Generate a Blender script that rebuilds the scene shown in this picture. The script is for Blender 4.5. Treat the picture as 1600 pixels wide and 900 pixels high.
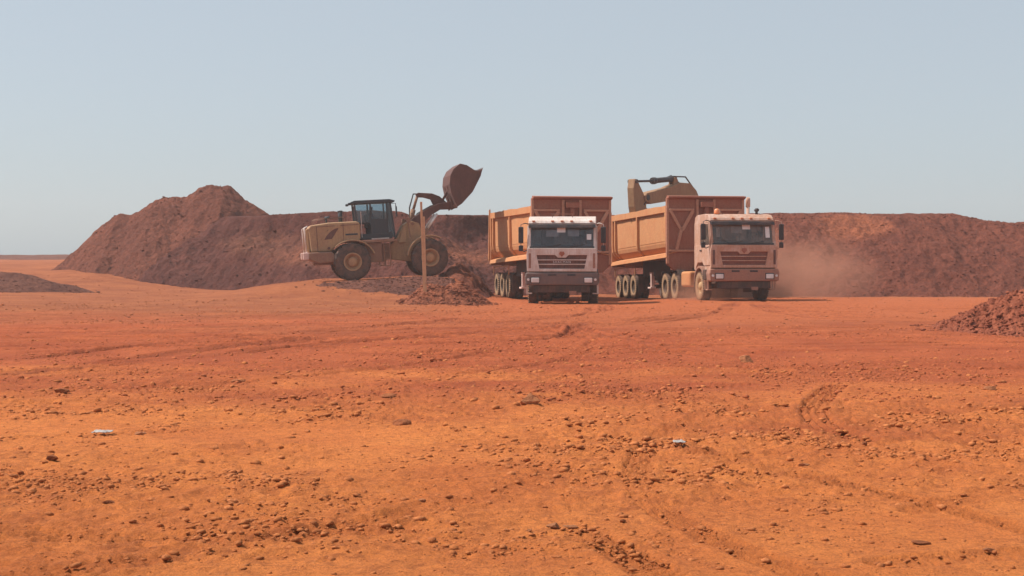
import bpy, bmesh, math, random
import numpy as np
from mathutils import Vector, Matrix, Euler
R = math.radians
random.seed(7)
for o in list(bpy.data.objects): bpy.data.objects.remove(o)
S = bpy.context.scene
C = S.collection

# ------------------------------------------------------------ camera, sky, sun, exposure
F_PX, CAM_H, HOR = 2200.0, 1.60, 405.0
cd = bpy.data.cameras.new('camera'); cam = bpy.data.objects.new('camera', cd); C.objects.link(cam)
cd.sensor_width = 36; cd.lens = 36*F_PX/1600
cam.location = (0, 0, CAM_H)
cam.rotation_euler = (R(90) - math.atan((450-HOR)/F_PX), 0, 0)
cd.clip_start = 0.1; cd.clip_end = 9000
S.camera = cam
SUN_EL, SUN_AZ = 53.0, 9.0          # azimuth measured from -X (left) towards +Y (away)
w = bpy.data.worlds.new('World'); S.world = w; w.use_nodes = True
nt = w.node_tree; nt.nodes.clear()
sky = nt.nodes.new('ShaderNodeTexSky'); sky.sky_type = 'NISHITA'; sky.sun_disc = False
sky.sun_elevation = R(SUN_EL); sky.altitude = 300
sdir = Vector((-math.cos(R(SUN_EL))*math.cos(R(SUN_AZ)), math.cos(R(SUN_EL))*math.sin(R(SUN_AZ)), math.sin(R(SUN_EL))))
sky.sun_rotation = math.atan2(sdir.x, sdir.y)
sky.air_density = 1.0; sky.dust_density = 1.6; sky.ozone_density = 2.0
hs = nt.nodes.new('ShaderNodeHueSaturation'); hs.inputs['Saturation'].default_value = 0.72
bg = nt.nodes.new('ShaderNodeBackground'); bg.inputs['Strength'].default_value = 0.086
out = nt.nodes.new('ShaderNodeOutputWorld')
mxs = nt.nodes.new('ShaderNodeMix'); mxs.data_type = 'RGBA'; mxs.inputs[0].default_value = .66; mxs.inputs[7].default_value = (4.08, 4.62, 5.02, 1)
nt.links.new(sky.outputs[0], hs.inputs['Color']); nt.links.new(hs.outputs[0], mxs.inputs[6]); nt.links.new(mxs.outputs[2], bg.inputs['Color']); nt.links.new(bg.outputs[0], out.inputs['Surface'])
sl = bpy.data.lights.new('sun', 'SUN'); so = bpy.data.objects.new('sun', sl); C.objects.link(so)
sl.energy = 3.9; sl.angle = R(0.8); sl.color = (1.0, 0.93, 0.84)
so.rotation_euler = sdir.to_track_quat('Z', 'Y').to_euler(); so.location = (-30, 10, 40)
S.view_settings.view_transform = 'Standard'; S.view_settings.look = 'None'
S.view_settings.exposure = 0.6; S.view_settings.gamma = 1
try:
    S.cycles.volume_step_rate = 4; S.cycles.volume_max_steps = 64; S.cycles.max_bounces = 6; S.cycles.volume_bounces = 1
except Exception: pass

# ------------------------------------------------------------ noise in numpy
def _hash(ix, iy, seed):
    h = (ix.astype(np.int64)*374761393 + iy.astype(np.int64)*668265263 + seed*974634777) & 0xffffffff
    h = ((h ^ (h >> 13))*1274126177) & 0xffffffff
    h = (h ^ (h >> 16)) & 0xffffffff
    return h.astype(np.float64)/4294967295.0
def vnoise(x, y, seed=0):
    ix = np.floor(x); iy = np.floor(y); fx = x-ix; fy = y-iy
    fx = fx*fx*fx*(fx*(fx*6-15)+10); fy = fy*fy*fy*(fy*(fy*6-15)+10)
    a = _hash(ix, iy, seed); b = _hash(ix+1, iy, seed); c = _hash(ix, iy+1, seed); d = _hash(ix+1, iy+1, seed)
    return (a*(1-fx)+b*fx)*(1-fy) + (c*(1-fx)+d*fx)*fy
def fbm(x, y, wl, octv=4, gain=0.5, seed=0):
    s = 0; a = 1.0; t = 0; f = 1.0/wl
    for i in range(octv):
        ca, sa = math.cos(1.1*i+.3), math.sin(1.1*i+.3)
        s = s + a*(vnoise((x*ca-y*sa)*f+13.7*i, (x*sa+y*ca)*f-7.1*i, seed+i)*2-1); t += a; a *= gain; f *= 2.03
    return s/t
def sstep(a, b, x):
    t = np.clip((x-a)/(b-a), 0, 1); return t*t*(3-2*t)
def ell(x, y, cx, cy, rx, ry):
    return np.clip(1-((x-cx)/rx)**2-((y-cy)/ry)**2, 0, None)

# ------------------------------------------------------------ node materials
def mat(name):
    m = bpy.data.materials.new(name); m.use_nodes = True
    n = m.node_tree; b = n.nodes['Principled BSDF']; return m, n, b
def N(n, t, **k):
    x = n.nodes.new(t)
    for a, v in k.items():
        if a in x.inputs: x.inputs[a].default_value = v
        else: setattr(x, a, v)
    return x
def ramp(n, src, lo, hi):
    r = n.nodes.new('ShaderNodeMapRange'); r.inputs[1].default_value = lo; r.inputs[2].default_value = hi
    n.links.new(src, r.inputs[0]); return r.outputs[0]
def mixc(n, fac, a, b):
    m = n.nodes.new('ShaderNodeMix'); m.data_type = 'RGBA'
    for i, v in ((0, fac), (6, a), (7, b)):
        if hasattr(v, 'links') or isinstance(v, bpy.types.NodeSocket): n.links.new(v, m.inputs[i])
        elif i == 0: m.inputs[0].default_value = v
        else: m.inputs[i].default_value = (*v, 1)
    return m.outputs[2]
def noise(n, co, scale, detail=6, rough=0.6, dist=0.0):
    t = N(n, 'ShaderNodeTexNoise'); t.inputs['Scale'].default_value = scale; t.inputs['Detail'].default_value = detail
    t.inputs['Roughness'].default_value = rough; t.inputs['Distortion'].default_value = dist
    n.links.new(co, t.inputs['Vector']); return t.outputs['Fac']
def mathn(n, op, a, b):
    m = n.nodes.new('ShaderNodeMath'); m.operation = op
    for i, v in ((0, a), (1, b)):
        if isinstance(v, (int, float)): m.inputs[i].default_value = v
        else: n.links.new(v, m.inputs[i])
    return m.outputs[0]
def objco(n):
    return n.nodes.new('ShaderNodeTexCoord').outputs['Object']
def geoco(n):
    return n.nodes.new('ShaderNodeNewGeometry').outputs['Position']
def bump(n, b, h, dist, strength=1.0):
    x = n.nodes.new('ShaderNodeBump'); x.inputs['Distance'].default_value = dist; x.inputs['Strength'].default_value = strength
    n.links.new(h, x.inputs['Height']); n.links.new(x.outputs[0], b.inputs['Normal'])

def dusty(name, base, dust=(.40, .20, .11), amt=0.5, rough=0.7, scale=2.2, metal=0.0, bumpd=0.004, streak=True):
    """painted or rubber surface under a coat of red road dust that gathers in patches and runs"""
    m, n, b = mat(name); co = objco(n)
    f1 = noise(n, co, scale, 8, 0.65, 0.4)
    mp = N(n, 'ShaderNodeMapping'); mp.inputs['Scale'].default_value = (5, 5, 0.7); n.links.new(co, mp.inputs['Vector'])
    f2 = noise(n, mp.outputs[0], scale*1.6, 6, 0.6)
    f = mathn(n, 'ADD', mathn(n, 'MULTIPLY', f1, 0.6), mathn(n, 'MULTIPLY', f2, 0.4)) if streak else f1
    lo = 0.5-0.5*(amt-0.5)-.18; fac = ramp(n, f, lo-(amt-.5)*.35, lo+.33-(amt-.5)*.35)
    d2 = tuple(c*.72 for c in dust)
    fine = noise(n, co, scale*9, 5, .7)
    dc = mixc(n, ramp(n, fine, .35, .7), d2, dust)
    bc = mixc(n, mathn(n, 'MULTIPLY', ramp(n, noise(n, mp.outputs[0], scale*2.7, 7, .7, .8), .55, .66), .6), base, tuple(c*.42 for c in base)) if streak else base
    n.links.new(mixc(n, fac, bc, dc), b.inputs['Base Color'])
    rr = n.nodes.new('ShaderNodeMapRange'); rr.inputs[3].default_value = rough; rr.inputs[4].default_value = .92
    n.links.new(fac, rr.inputs[0]); n.links.new(rr.outputs[0], b.inputs['Roughness'])
    b.inputs['Metallic'].default_value = metal
    b.inputs['Specular IOR Level'].default_value = 0.3
    bump(n, b, fine, bumpd, .6)
    return m

def soil(name, ca, cb, cc, big=.25, fine=3.0, bd=.05, patch=None, extra=None):
    """heaped earth: cb over ca by broad noise, cc in fine clods; patch = (centre, radius, colour)"""
    m, n, b = mat(name); co = geoco(n)
    f1 = ramp(n, noise(n, co, big, 7, .62, .6), .38, .62)
    f2 = ramp(n, noise(n, co, fine, 8, .72), .42, .68)
    c = mixc(n, f1, ca, cb)
    if patch:
        for (ce, ra, pc) in patch:
            sub = N(n, 'ShaderNodeVectorMath', operation='SUBTRACT'); sub.inputs[1].default_value = ce; n.links.new(co, sub.inputs[0])
            sc = N(n, 'ShaderNodeVectorMath', operation='DIVIDE'); sc.inputs[1].default_value = ra; n.links.new(sub.outputs[0], sc.inputs[0])
            ln = N(n, 'ShaderNodeVectorMath', operation='LENGTH'); n.links.new(sc.outputs[0], ln.inputs[0])
            d = mathn(n, 'ADD', ln.outputs['Value'], mathn(n, 'MULTIPLY', noise(n, co, .9, 6, .65), 1.1))
            r = n.nodes.new('ShaderNodeMapRange'); r.inputs[1].default_value = 1.15; r.inputs[2].default_value = 1.75
            r.inputs[3].default_value = 1; r.inputs[4].default_value = 0; n.links.new(d, r.inputs[0])
            c = mixc(n, r.outputs[0], c, pc)
    c = mixc(n, mathn(n, 'MULTIPLY', f2, .75), c, cc)
    gn = noise(n, co, 8.5, 4, .75)
    c = mixc(n, mathn(n, 'MULTIPLY', ramp(n, gn, .48, .62), .45), c, tuple(v*.8 for v in cc))
    c = mixc(n, mathn(n, 'MULTIPLY', ramp(n, noise(n, co, 6.0, 4, .75, .3), .56, .68), .20), c, tuple(min(1, v*1.7) for v in cb))
    n.links.new(c, b.inputs['Base Color']); b.inputs['Roughness'].default_value = .95
    b.inputs['Specular IOR Level'].default_value = .12
    h = mathn(n, 'ADD', noise(n, co, fine*1.5, 9, .8), mathn(n, 'MULTIPLY', noise(n, co, fine*.35, 4, .6), 1.2))
    bump(n, b, h, bd*2)
    return m

def ground_mat():
    m, n, b = mat('ground_earth'); co = geoco(n)
    sx = N(n, 'ShaderNodeSeparateXYZ'); n.links.new(co, sx.inputs[0])
    mp = N(n, 'ShaderNodeMapping'); mp.inputs['Scale'].default_value = (.45, 1.0, 1.0); n.links.new(co, mp.inputs['Vector'])
    wob = noise(n, mp.outputs[0], .22, 5, .6)
    y = mathn(n, 'ADD', sx.outputs[1], mathn(n, 'MULTIPLY', mathn(n, 'SUBTRACT', wob, .5), 30))
    y2 = mathn(n, 'ADD', y, mathn(n, 'MULTIPLY', sx.outputs[0], .18))
    orange, orange2 = (.84, .275, .074), (.70, .205, .058)
    red, red2 = (.55, .137, .050), (.40, .088, .036)
    pale, pale2 = (.43, .145, .060), (.27, .083, .040)
    p = ramp(n, noise(n, co, .55, 8, .65, .5), .36, .64)
    near = mixc(n, p, orange2, orange)
    mid = mixc(n, p, red2, red)
    far = mixc(n, p, pale2, pale)
    c = mixc(n, ramp(n, y2, 13.5, 20), near, mid)
    c = mixc(n, mathn(n, 'MULTIPLY', ramp(n, y2, 30, 44), 1), c, far)
    fl_ = ramp(n, noise(n, mp.outputs[0], 1.3, 8, .75, .6), .48, .66)
    c = mixc(n, mathn(n, 'MULTIPLY', fl_, mathn(n, 'MULTIPLY', ramp(n, y2, 24, 36), .5)), c, (.22, .072, .036))
    # beaten red haul road running past the lorries
    d = mathn(n, 'ABSOLUTE', mathn(n, 'SUBTRACT', y, 49), 0)
    road = n.nodes.new('ShaderNodeMapRange'); road.inputs[1].default_value = 9; road.inputs[2].default_value = 16; road.inputs[3].default_value = .85; road.inputs[4].default_value = 0
    n.links.new(d, road.inputs[0])
    xr = ramp(n, sx.outputs[0], -4, 0)
    c = mixc(n, mathn(n, 'MULTIPLY', road.outputs[0], xr), c, (.50, .132, .050))
    at = n.nodes.new('ShaderNodeAttribute'); at.attribute_name = 'worn'
    c = mixc(n, mathn(n, 'MULTIPLY', at.outputs['Fac'], .85), c, (.24, .055, .027))
    at2 = n.nodes.new('ShaderNodeAttribute'); at2.attribute_name = 'churned'
    c = mixc(n, mathn(n, 'MULTIPLY', mathn(n, 'MULTIPLY', at2.outputs['Fac'], ramp(n, noise(n, co, 3.5, 7, .7), .42, .62)), .45), c, (.29, .075, .030))
    cl = ramp(n, noise(n, co, 7, 8, .72), .52, .70)
    msk = ramp(n, noise(n, mp.outputs[0], .9, 5, .62), .45, .65)
    c = mixc(n, mathn(n, 'MULTIPLY', mathn(n, 'MULTIPLY', cl, msk), .55), c, (.20, .055, .026))
    gr = ramp(n, noise(n, co, 11, 9, .82, .3), .47, .62)
    c = mixc(n, mathn(n, 'MULTIPLY', gr, .48), c, (.24, .068, .030))
    gr3 = ramp(n, noise(n, co, 3.4, 10, .80, .4), .50, .60)
    c = mixc(n, mathn(n, 'MULTIPLY', gr3, mathn(n, 'ADD', mathn(n, 'MULTIPLY', msk, .3), .12)), c, (.27, .075, .033))
    gr2 = ramp(n, noise(n, co, 60, 5, .75), .48, .62)
    c = mixc(n, mathn(n, 'MULTIPLY', gr2, .42), c, (.30, .09, .038))
    pl = ramp(n, noise(n, co, 16, 5, .7), .60, .72)
    c = mixc(n, mathn(n, 'MULTIPLY', pl, .25), c, (.62, .30, .14))
    n.links.new(c, b.inputs['Base Color']); b.inputs['Roughness'].default_value = .95
    b.inputs['Specular IOR Level'].default_value = .1
    h = mathn(n, 'ADD', noise(n, co, 14, 8, .78), mathn(n, 'MULTIPLY', noise(n, co, 55, 4, .7), .3))
    bump(n, b, h, .06)
    return m

def plain(name, col, rough=.6, metal=0, emit=None, trans=0, alpha=1, spec=.5):
    m, n, b = mat(name); co = objco(n)
    f = ramp(n, noise(n, co, 6, 5, .6), .35, .65)
    n.links.new(mixc(n, f, tuple(c*.86 for c in col), col), b.inputs['Base Color'])
    b.inputs['Roughness'].default_value = rough; b.inputs['Metallic'].default_value = metal
    b.inputs['Transmission Weight'].default_value = trans; b.inputs['Specular IOR Level'].default_value = spec
    return m
def glass_mat(name, tint, dust, amt):
    m, n, b = mat(name); co = objco(n)
    b.inputs['Base Color'].default_value = (*tint, 1); b.inputs['Roughness'].default_value = .05
    b.inputs['IOR'].default_value = 1.45
    tr = n.nodes.new('ShaderNodeBsdfTransparent'); tr.inputs[0].default_value = (*tint, 1)
    gl = n.nodes.new('ShaderNodeBsdfGlossy'); gl.inputs['Roughness'].default_value = .06
    fr = n.nodes.new('ShaderNodeFresnel'); fr.inputs[0].default_value = 1.5
    m1 = n.nodes.new('ShaderNodeMixShader'); n.links.new(fr.outputs[0], m1.inputs[0]); n.links.new(tr.outputs[0], m1.inputs[1]); n.links.new(gl.outputs[0], m1.inputs[2])
    df = n.nodes.new('ShaderNodeBsdfDiffuse'); df.inputs[0].default_value = (*dust, 1)
    f = mathn(n, 'MULTIPLY', ramp(n, noise(n, co, 2.5, 6, .6, .5), .3, .75), amt)
    m2 = n.nodes.new('ShaderNodeMixShader'); n.links.new(f, m2.inputs[0]); n.links.new(m1.outputs[0], m2.inputs[1]); n.links.new(df.outputs[0], m2.inputs[2])
    n.links.new(m2.outputs[0], n.nodes['Material Output'].inputs['Surface'])
    return m

DUST = (.46, .215, .105)
M = dict(
    ground=ground_mat(),
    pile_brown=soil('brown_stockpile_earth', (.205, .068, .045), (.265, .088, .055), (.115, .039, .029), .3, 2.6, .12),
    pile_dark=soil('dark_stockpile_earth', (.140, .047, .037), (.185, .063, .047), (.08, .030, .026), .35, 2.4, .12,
                   patch=[((-9.0, 70.5, 1.9), (5.0, 3.5, .75), (.30, .108, .064)), ((-1.8, 70.5, 2.2), (2.8, 3.5, 1.0), (.34, .118, .066)),
                          ((-2.0, 62.5, .9), (2.2, 4.5, 1.1), (.33, .11, .06)), ((-13.5, 72.5, 2.6), (3.0, 3.5, .8), (.24, .09, .057))]),
    pile_back=soil('long_stockpile_earth', (.20, .060, .039), (.255, .078, .048), (.11, .035, .026), .28, 2.2, .10,
                   patch=[((17.8, 73.5, 3.3), (2.0, 5, .75), (.42, .135, .068)), ((12.6, 72, 2.9), (1.9, 5, .35), (.30, .10, .06))]),
    spoil=soil('loose_spoil_earth', (.30, .095, .052), (.40, .130, .066), (.15, .047, .032), .8, 6, .06),
    spoil_dark=soil('dark_spoil_earth', (.165, .064, .047), (.23, .09, .06), (.09, .036, .03), .7, 5, .07),
    rubble=soil('rubble_earth', (.37, .105, .056), (.46, .145, .078), (.18, .05, .034), 1.2, 7, .05),
    rock=soil('stone', (.46, .185, .085), (.54, .225, .105), (.34, .125, .06), 3, 14, .02),
    clod_mid=soil('red_clod_earth', (.44, .125, .05), (.54, .165, .065), (.28, .075, .034), 2.2, 16, .01),
    clod_dark=soil('dark_clod_earth', (.36, .12, .05), (.44, .155, .065), (.22, .07, .032), 3, 14, .02),
    clod=soil('clod_earth', (.54, .18, .056), (.62, .22, .08), (.36, .11, .042), 2.2, 18, .01),
)

# ------------------------------------------------------------ object helpers
def link(o, parent=None):
    C.objects.link(o)
    if parent is not None: o.parent = parent
    return o
def tag(o, label=None, cat=None, group=None, kind=None):
    if label: o['label'] = label
    if cat: o['category'] = cat
    if group: o['group'] = group
    if kind: o['kind'] = kind
    return o
def empty(name, loc=(0, 0, 0), rot=(0, 0, 0), parent=None):
    o = bpy.data.objects.new(name, None); link(o, parent); o.location = loc; o.rotation_euler = rot; o.empty_display_size = .3; return o

class MB:
    def __init__(s): s.v = []; s.f = []; s.sm = []
    def add(s, vs, fs, smooth=False):
        k = len(s.v); s.v += [tuple(map(float, p)) for p in vs]
        s.f += [tuple(i+k for i in f) for f in fs]; s.sm += [smooth]*len(fs); return s
    def box(s, x0, x1, y0, y1, z0, z1):
        v = [(x, y, z) for z in (z0, z1) for y in (y0, y1) for x in (x0, x1)]
        return s.add(v, [(0, 2, 3, 1), (4, 5, 7, 6), (0, 1, 5, 4), (2, 6, 7, 3), (0, 4, 6, 2), (1, 3, 7, 5)])
    def prism_x(s, pts, x0, x1, pts2=None):        # polygon in (y,z) extruded along x
        p2 = pts2 or pts; n = len(pts)
        v = [(x0, y, z) for y, z in pts] + [(x1, y, z) for y, z in p2]
        f = [tuple(range(n-1, -1, -1)), tuple(range(n, 2*n))] + [(i, (i+1) % n, (i+1) % n+n, i+n) for i in range(n)]
        return s.add(v, f)
    def prism_y(s, pts, y0, y1, pts2=None):        # polygon in (x,z) extruded along y
        p2 = pts2 or pts; n = len(pts)
        v = [(x, y0, z) for x, z in pts] + [(x, y1, z) for x, z in p2]
        f = [tuple(range(n)), tuple(range(2*n-1, n-1, -1))] + [((i+1) % n, i, i+n, (i+1) % n+n) for i in range(n)]
        return s.add(v, f)
    def bar(s, a, b, w, h=None, up=(0, 0, 1)):
        a, b = Vector(a), Vector(b); d = (b-a).normalized(); u = Vector(up)
        if abs(d.dot(u)) > .95: u = Vector((0, 1, 0))
        r = d.cross(u).normalized(); u = r.cross(d); h = h or w
        v = []
        for p in (a, b):
            for i, j in ((-1, -1), (1, -1), (1, 1), (-1, 1)): v.append(p+r*(i*w/2)+u*(j*h/2))
        return s.add(v, [(0, 3, 2, 1), (4, 5, 6, 7), (0, 1, 5, 4), (1, 2, 6, 5), (2, 3, 7, 6), (3, 0, 4, 7)])
    def tube(s, pts, r, n=10, caps=True):
        pts = [Vector(p) for p in pts]; rs = r if isinstance(r, (list, tuple)) else [r]*len(pts)
        rings = []; v = []
        d0 = (pts[1]-pts[0]).normalized(); u = Vector((0, 0, 1)) if abs(d0.z) < .9 else Vector((0, 1, 0))
        for i, p in enumerate(pts):
            d = (pts[min(i+1, len(pts)-1)]-pts[max(i-1, 0)]).normalized()
            a = d.cross(u).normalized(); b = a.cross(d)
            rings.append(len(v))
            for k in range(n):
                t = 2*math.pi*k/n; v.append(p+(a*math.cos(t)+b*math.sin(t))*rs[i])
        f = []
        for i in range(len(pts)-1):
            for k in range(n):
                k2 = (k+1) % n; f.append((rings[i]+k, rings[i]+k2, rings[i+1]+k2, rings[i+1]+k))
        s.add(v, f, True)
        if caps:
            s.add([v[k] for k in range(n)], [tuple(range(n-1, -1, -1))]); s.add([v[rings[-1]+k] for k in range(n)], [tuple(range(n))])
        return s
    def lathe_x(s, prof, n=32, cx=0, cy=0, cz=0, close=False, smooth=True):       # prof = [(x, r)]
        v = []; f = []
        for (x, r) in prof:
            for k in range(n):
                t = 2*math.pi*k/n; v.append((cx+x, cy+r*math.cos(t), cz+r*math.sin(t)))
        m = len(prof)
        for i in range(m if close else m-1):
            j = (i+1) % m
            for k in range(n):
                k2 = (k+1) % n; f.append((i*n+k, j*n+k, j*n+k2, i*n+k2))
        return s.add(v, f, smooth)
    def build(s, name, m, parent=None, bev=0, seg=2, loc=None, rot=None):
        me = bpy.data.meshes.new(name); me.from_pydata(s.v, [], s.f); me.update()
        bm = bmesh.new(); bm.from_mesh(me); bmesh.ops.remove_doubles(bm, verts=bm.verts, dist=1e-5); bmesh.ops.recalc_face_normals(bm, faces=bm.faces)
        bm.to_mesh(me); bm.free()
        if len(me.polygons) == len(s.sm): me.polygons.foreach_set('use_smooth', s.sm)
        me.materials.append(m)
        o = bpy.data.objects.new(name, me); link(o, parent)
        if loc: o.location = loc
        if rot: o.rotation_euler = rot
        if bev:
            b = o.modifiers.new('bevel', 'BEVEL'); b.width = bev; b.segments = seg; b.limit_method = 'ANGLE'; b.angle_limit = R(35)
        return o
def grid_mesh(name, X, Y, Z, m, keep=None, smooth=True):
    ny, nx = X.shape; me = bpy.data.meshes.new(name)
    co = np.stack([X, Y, Z], -1).reshape(-1, 3).astype(np.float32)
    idx = np.arange(nx*ny).reshape(ny, nx)
    q = np.stack([idx[:-1, :-1], idx[:-1, 1:], idx[1:, 1:], idx[1:, :-1]], -1).reshape(-1, 4)
    if keep is not None:
        kq = keep.reshape(-1)[q].any(1); q = q[kq]
        used = np.unique(q); rm = np.full(nx*ny, -1, np.int64); rm[used] = np.arange(len(used)); co = co[used]; q = rm[q]
    me.vertices.add(len(co)); me.vertices.foreach_set('co', co.ravel())
    me.loops.add(q.size); me.loops.foreach_set('vertex_index', q.ravel().astype(np.int32))
    me.polygons.add(len(q)); me.polygons.foreach_set('loop_start', np.arange(0, q.size, 4, dtype=np.int32))
    me.polygons.foreach_set('use_smooth', np.full(len(q), smooth))
    me.update(calc_edges=True); me.validate()
    me.materials.append(m)
    o = bpy.data.objects.new(name, me); link(o); return o

# ------------------------------------------------------------ ground
def G(x, y):
    x = np.asarray(x, float); y = np.asarray(y, float)
    z = 0.10*sstep(44, 50, y)*sstep(3.5, 7, x)
    z = z-0.30*sstep(54, 65, y)*sstep(3.5, 7, x)-0.13*sstep(50, 60, y)*(1-sstep(3.5, 7, x))*sstep(-1.5, .5, x)
    pad = sstep(-14, -8.5, x)*(1-sstep(-2.6, -1.2, x))
    z = z+pad*(.10*sstep(44, 53, y)+.56*sstep(53, 57.5, y)+.16*sstep(-8, -3.5, x)*sstep(55, 58, y))
    left = 1-sstep(-24, -14, x)
    z = z+left*(.25*sstep(45, 62, y)+.75*sstep(62, 82, y))+.52*sstep(80, 112, y)*(1-sstep(-24, -14, x))
    z = z + .28*fbm(x, y*.5, 7.0, 4, .55, 17)*(1-sstep(-24, -17, x))*sstep(60, 70, y)*(1-sstep(125, 150, y)) if np.ndim(x) else z
    return z
TR_NEAR = [  # (points, width, depth, tread)
    ([(4.1, 17.8), (3.62, 16.4), (3.22, 15.0), (3.10, 14.2), (3.02, 13.3), (3.12, 12.5)], .35, .022, 3),
    ([(.05, 9.4), (.40, 8.3), (.70, 7.3), (.95, 6.3), (1.15, 5.0)], .30, .016, 2),
    ([(-3.2, 6.8), (-2.3, 7.1), (-1.4, 7.9), (-.6, 8.9), (.3, 10.5)], .30, .016, 2),
    ([(-4.2, 8.6), (-2.9, 8.2), (-1.6, 8.0), (0, 8.6)], .28, .012, 1),
    ([(2.0, 7.4), (2.9, 7.7), (4.4, 7.9), (6, 7.6)], .3, .012, 2),
    ([(1.2, 12.3), (2.3, 10.2), (3.0, 8.6), (3.4, 7.0)], .24, .012, 1),
    ([(-6, 12), (-4, 12.6), (-2, 13.8), (0, 15.8), (3, 18)], .3, .012, 1),
    ([(2.6, 9.0), (3.6, 9.9), (5.2, 11.2), (7, 12)], .28, .014, 2),
    ([(-5.5, 15.5), (-3.6, 16.2), (-1.2, 18.5), (.8, 22), (1.6, 27)], .32, .022, 2),
    ([(-6.5, 17.0), (-4.4, 17.6), (-2.2, 19.8), (-.5, 23.5), (.3, 28)], .32, .022, 2),
    ([(1.9, 6.2), (1.2, 7.9), (.9, 9.8), (1.3, 12.6), (2.4, 15.4)], .26, .014, 1),
    ([(-2.6, 4.6), (-1.9, 5.6), (-.9, 6.3), (.2, 6.6), (1.8, 6.4)], .28, .016, 2),
    ([(7.5, 17.5), (5.4, 16.3), (4.2, 15.2), (3.8, 13.5), (4.1, 11.5)], .30, .014, 1),
    ([(9.5, 21.5), (6.4, 20.3), (3.2, 20.6), (0, 22)], .34, .022, 2),
]
rng = random.Random(3)
TR_FAR = []
for (pts, n_, wob) in [([(-16, 22.5), (-9, 24), (-4, 27.5), (1, 32), (5, 38), (7, 46)], 4, .8),
                       ([(-18, 27), (-11, 26.5), (-5, 27), (2, 28.5), (9, 31), (15, 34)], 4, 1.2),
                       ([(-17, 31), (-10, 30.5), (-3, 32.5), (1.5, 38), (2.5, 46)], 3, .8),
                       ([(-7.8, 22.5), (-6.5, 26), (-4.4, 30.5), (-1.5, 37)], 2, .6),
                       ([(-6.6, 21.5), (-5.4, 24.5), (-3.4, 29), (0, 34)], 2, .6),
                       ([(-8.5, 17), (-6.5, 20), (-4, 25), (-1, 29)], 2, .5),
                       ([(.2, 33), (1.4, 29), (2.4, 25.5), (3.6, 22)], 2, .4),
                       ([(-4, 25), (-1.5, 25.8), (.8, 28), (1.4, 33)], 2, .5),
                       ([(18, 30), (11, 33), (8, 40), (8.3, 49)], 4, .8),
                       ([(-20, 36), (-12, 37), (-4, 39), (4, 42), (14, 42)], 4, 1.4),
                       ([(16, 24), (9, 25), (3, 24), (-2, 22)], 2, .8)]:
    for k in range(n_+1):
        o = k*.95 + rng.uniform(-.3, .3); s = rng.uniform(-wob, wob)*.3
        TR_FAR.append(([(x+o*.25+s*i*.2, y+o+s*i*.35) for i, (x, y) in enumerate(pts)], rng.uniform(.20, .40), rng.uniform(.016, .034), 0))
def catmull(pts, n=10):
    P = [pts[0]]+list(pts)+[pts[-1]]; out = []
    for i in range(1, len(P)-2):
        for k in range(n):
            t = k/n; r = []
            for d in (0, 1):
                a, b, c, e = P[i-1][d], P[i][d], P[i+1][d], P[i+2][d]
                r.append(.5*((2*b)+(-a+c)*t+(2*a-5*b+4*c-e)*t*t+(-a+3*b-3*c+e)*t**3))
            out.append(r)
    out.append(list(pts[-1])); return np.array(out)
def tracks(X, Y, Z):
    x = X.ravel(); y = Y.ravel(); z = Z.ravel().copy(); wn = np.zeros(len(z))
    for (pts, wd, dep, tread) in TR_NEAR+TR_FAR:
        P = catmull(pts); mg = wd*1.4
        sel = np.where((x > P[:, 0].min()-mg) & (x < P[:, 0].max()+mg) & (y > P[:, 1].min()-mg) & (y < P[:, 1].max()+mg))[0]
        if len(sel) == 0: continue
        sx, sy = x[sel], y[sel]; best = np.full(len(sel), 9.0); sg = np.zeros(len(sel)); al = np.zeros(len(sel)); acc = 0
        for a, b in zip(P[:-1], P[1:]):
            L = np.hypot(*(b-a))
            if L < 1e-6: continue
            lo = np.minimum(a, b)-mg; hi = np.maximum(a, b)+mg
            q = np.where((sx > lo[0]) & (sx < hi[0]) & (sy > lo[1]) & (sy < hi[1]))[0]
            if len(q):
                dx, dy = sx[q]-a[0], sy[q]-a[1]; ux, uy = (b-a)/L
                t = np.clip(dx*ux+dy*uy, 0, L); d = np.hypot(dx-ux*t, dy-uy*t); s_ = dx*uy-dy*ux
                better = d < best[q]; qq = q[better]
                best[qq] = d[better]; sg[qq] = s_[better]; al[qq] = acc+t[better]
            acc += L
        m = best < mg
        i = sel[m]; d = best[m]; s_ = sg[m]; a_ = al[m]
        h = wd/2; prof = -dep*(1-sstep(h*.72, h, d)) + dep*.75*np.exp(-((d-h*1.2)/(h*.28))**2)
        fade = .35+.65*sstep(.3, .62, vnoise(x[i]*.8, y[i]*.8, 51))
        if wd == .35: fade = fade*0+1.0
        if tread == 1:
            ph = (a_ + np.abs(np.mod(s_+wd, wd*.5)-wd*.25)*1.0)/.085
            prof = prof + .013*(1-sstep(h*.8, h*1.05, d))*np.where(np.mod(s_/wd*5+.2*np.sin(a_/.07), 1) < .42, -1, .6)
        elif tread == 3:
            prof = prof + .018*(1-sstep(h*.85, h*1.05, d))*np.cos(2*math.pi*s_/(wd/4.2))+.006*np.cos(a_/.05*3.14)*(1-sstep(h*.85, h*1.05, d))
        elif tread == 2:
            prof = prof + .010*(1-sstep(h*.8, h*1.05, d))*np.where(np.mod(a_/.085+np.abs(s_)*6, 1) < .45, -1, .6)
        z[i] += prof*fade
        wn[i] = np.maximum(wn[i], (1-sstep(h*.6, h*1.1, d))*fade*(.9 if tread == 0 else .22)*(.6+.4*vnoise(x[i]*3, y[i]*3, 52)))
    return z.reshape(X.shape), wn
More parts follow.
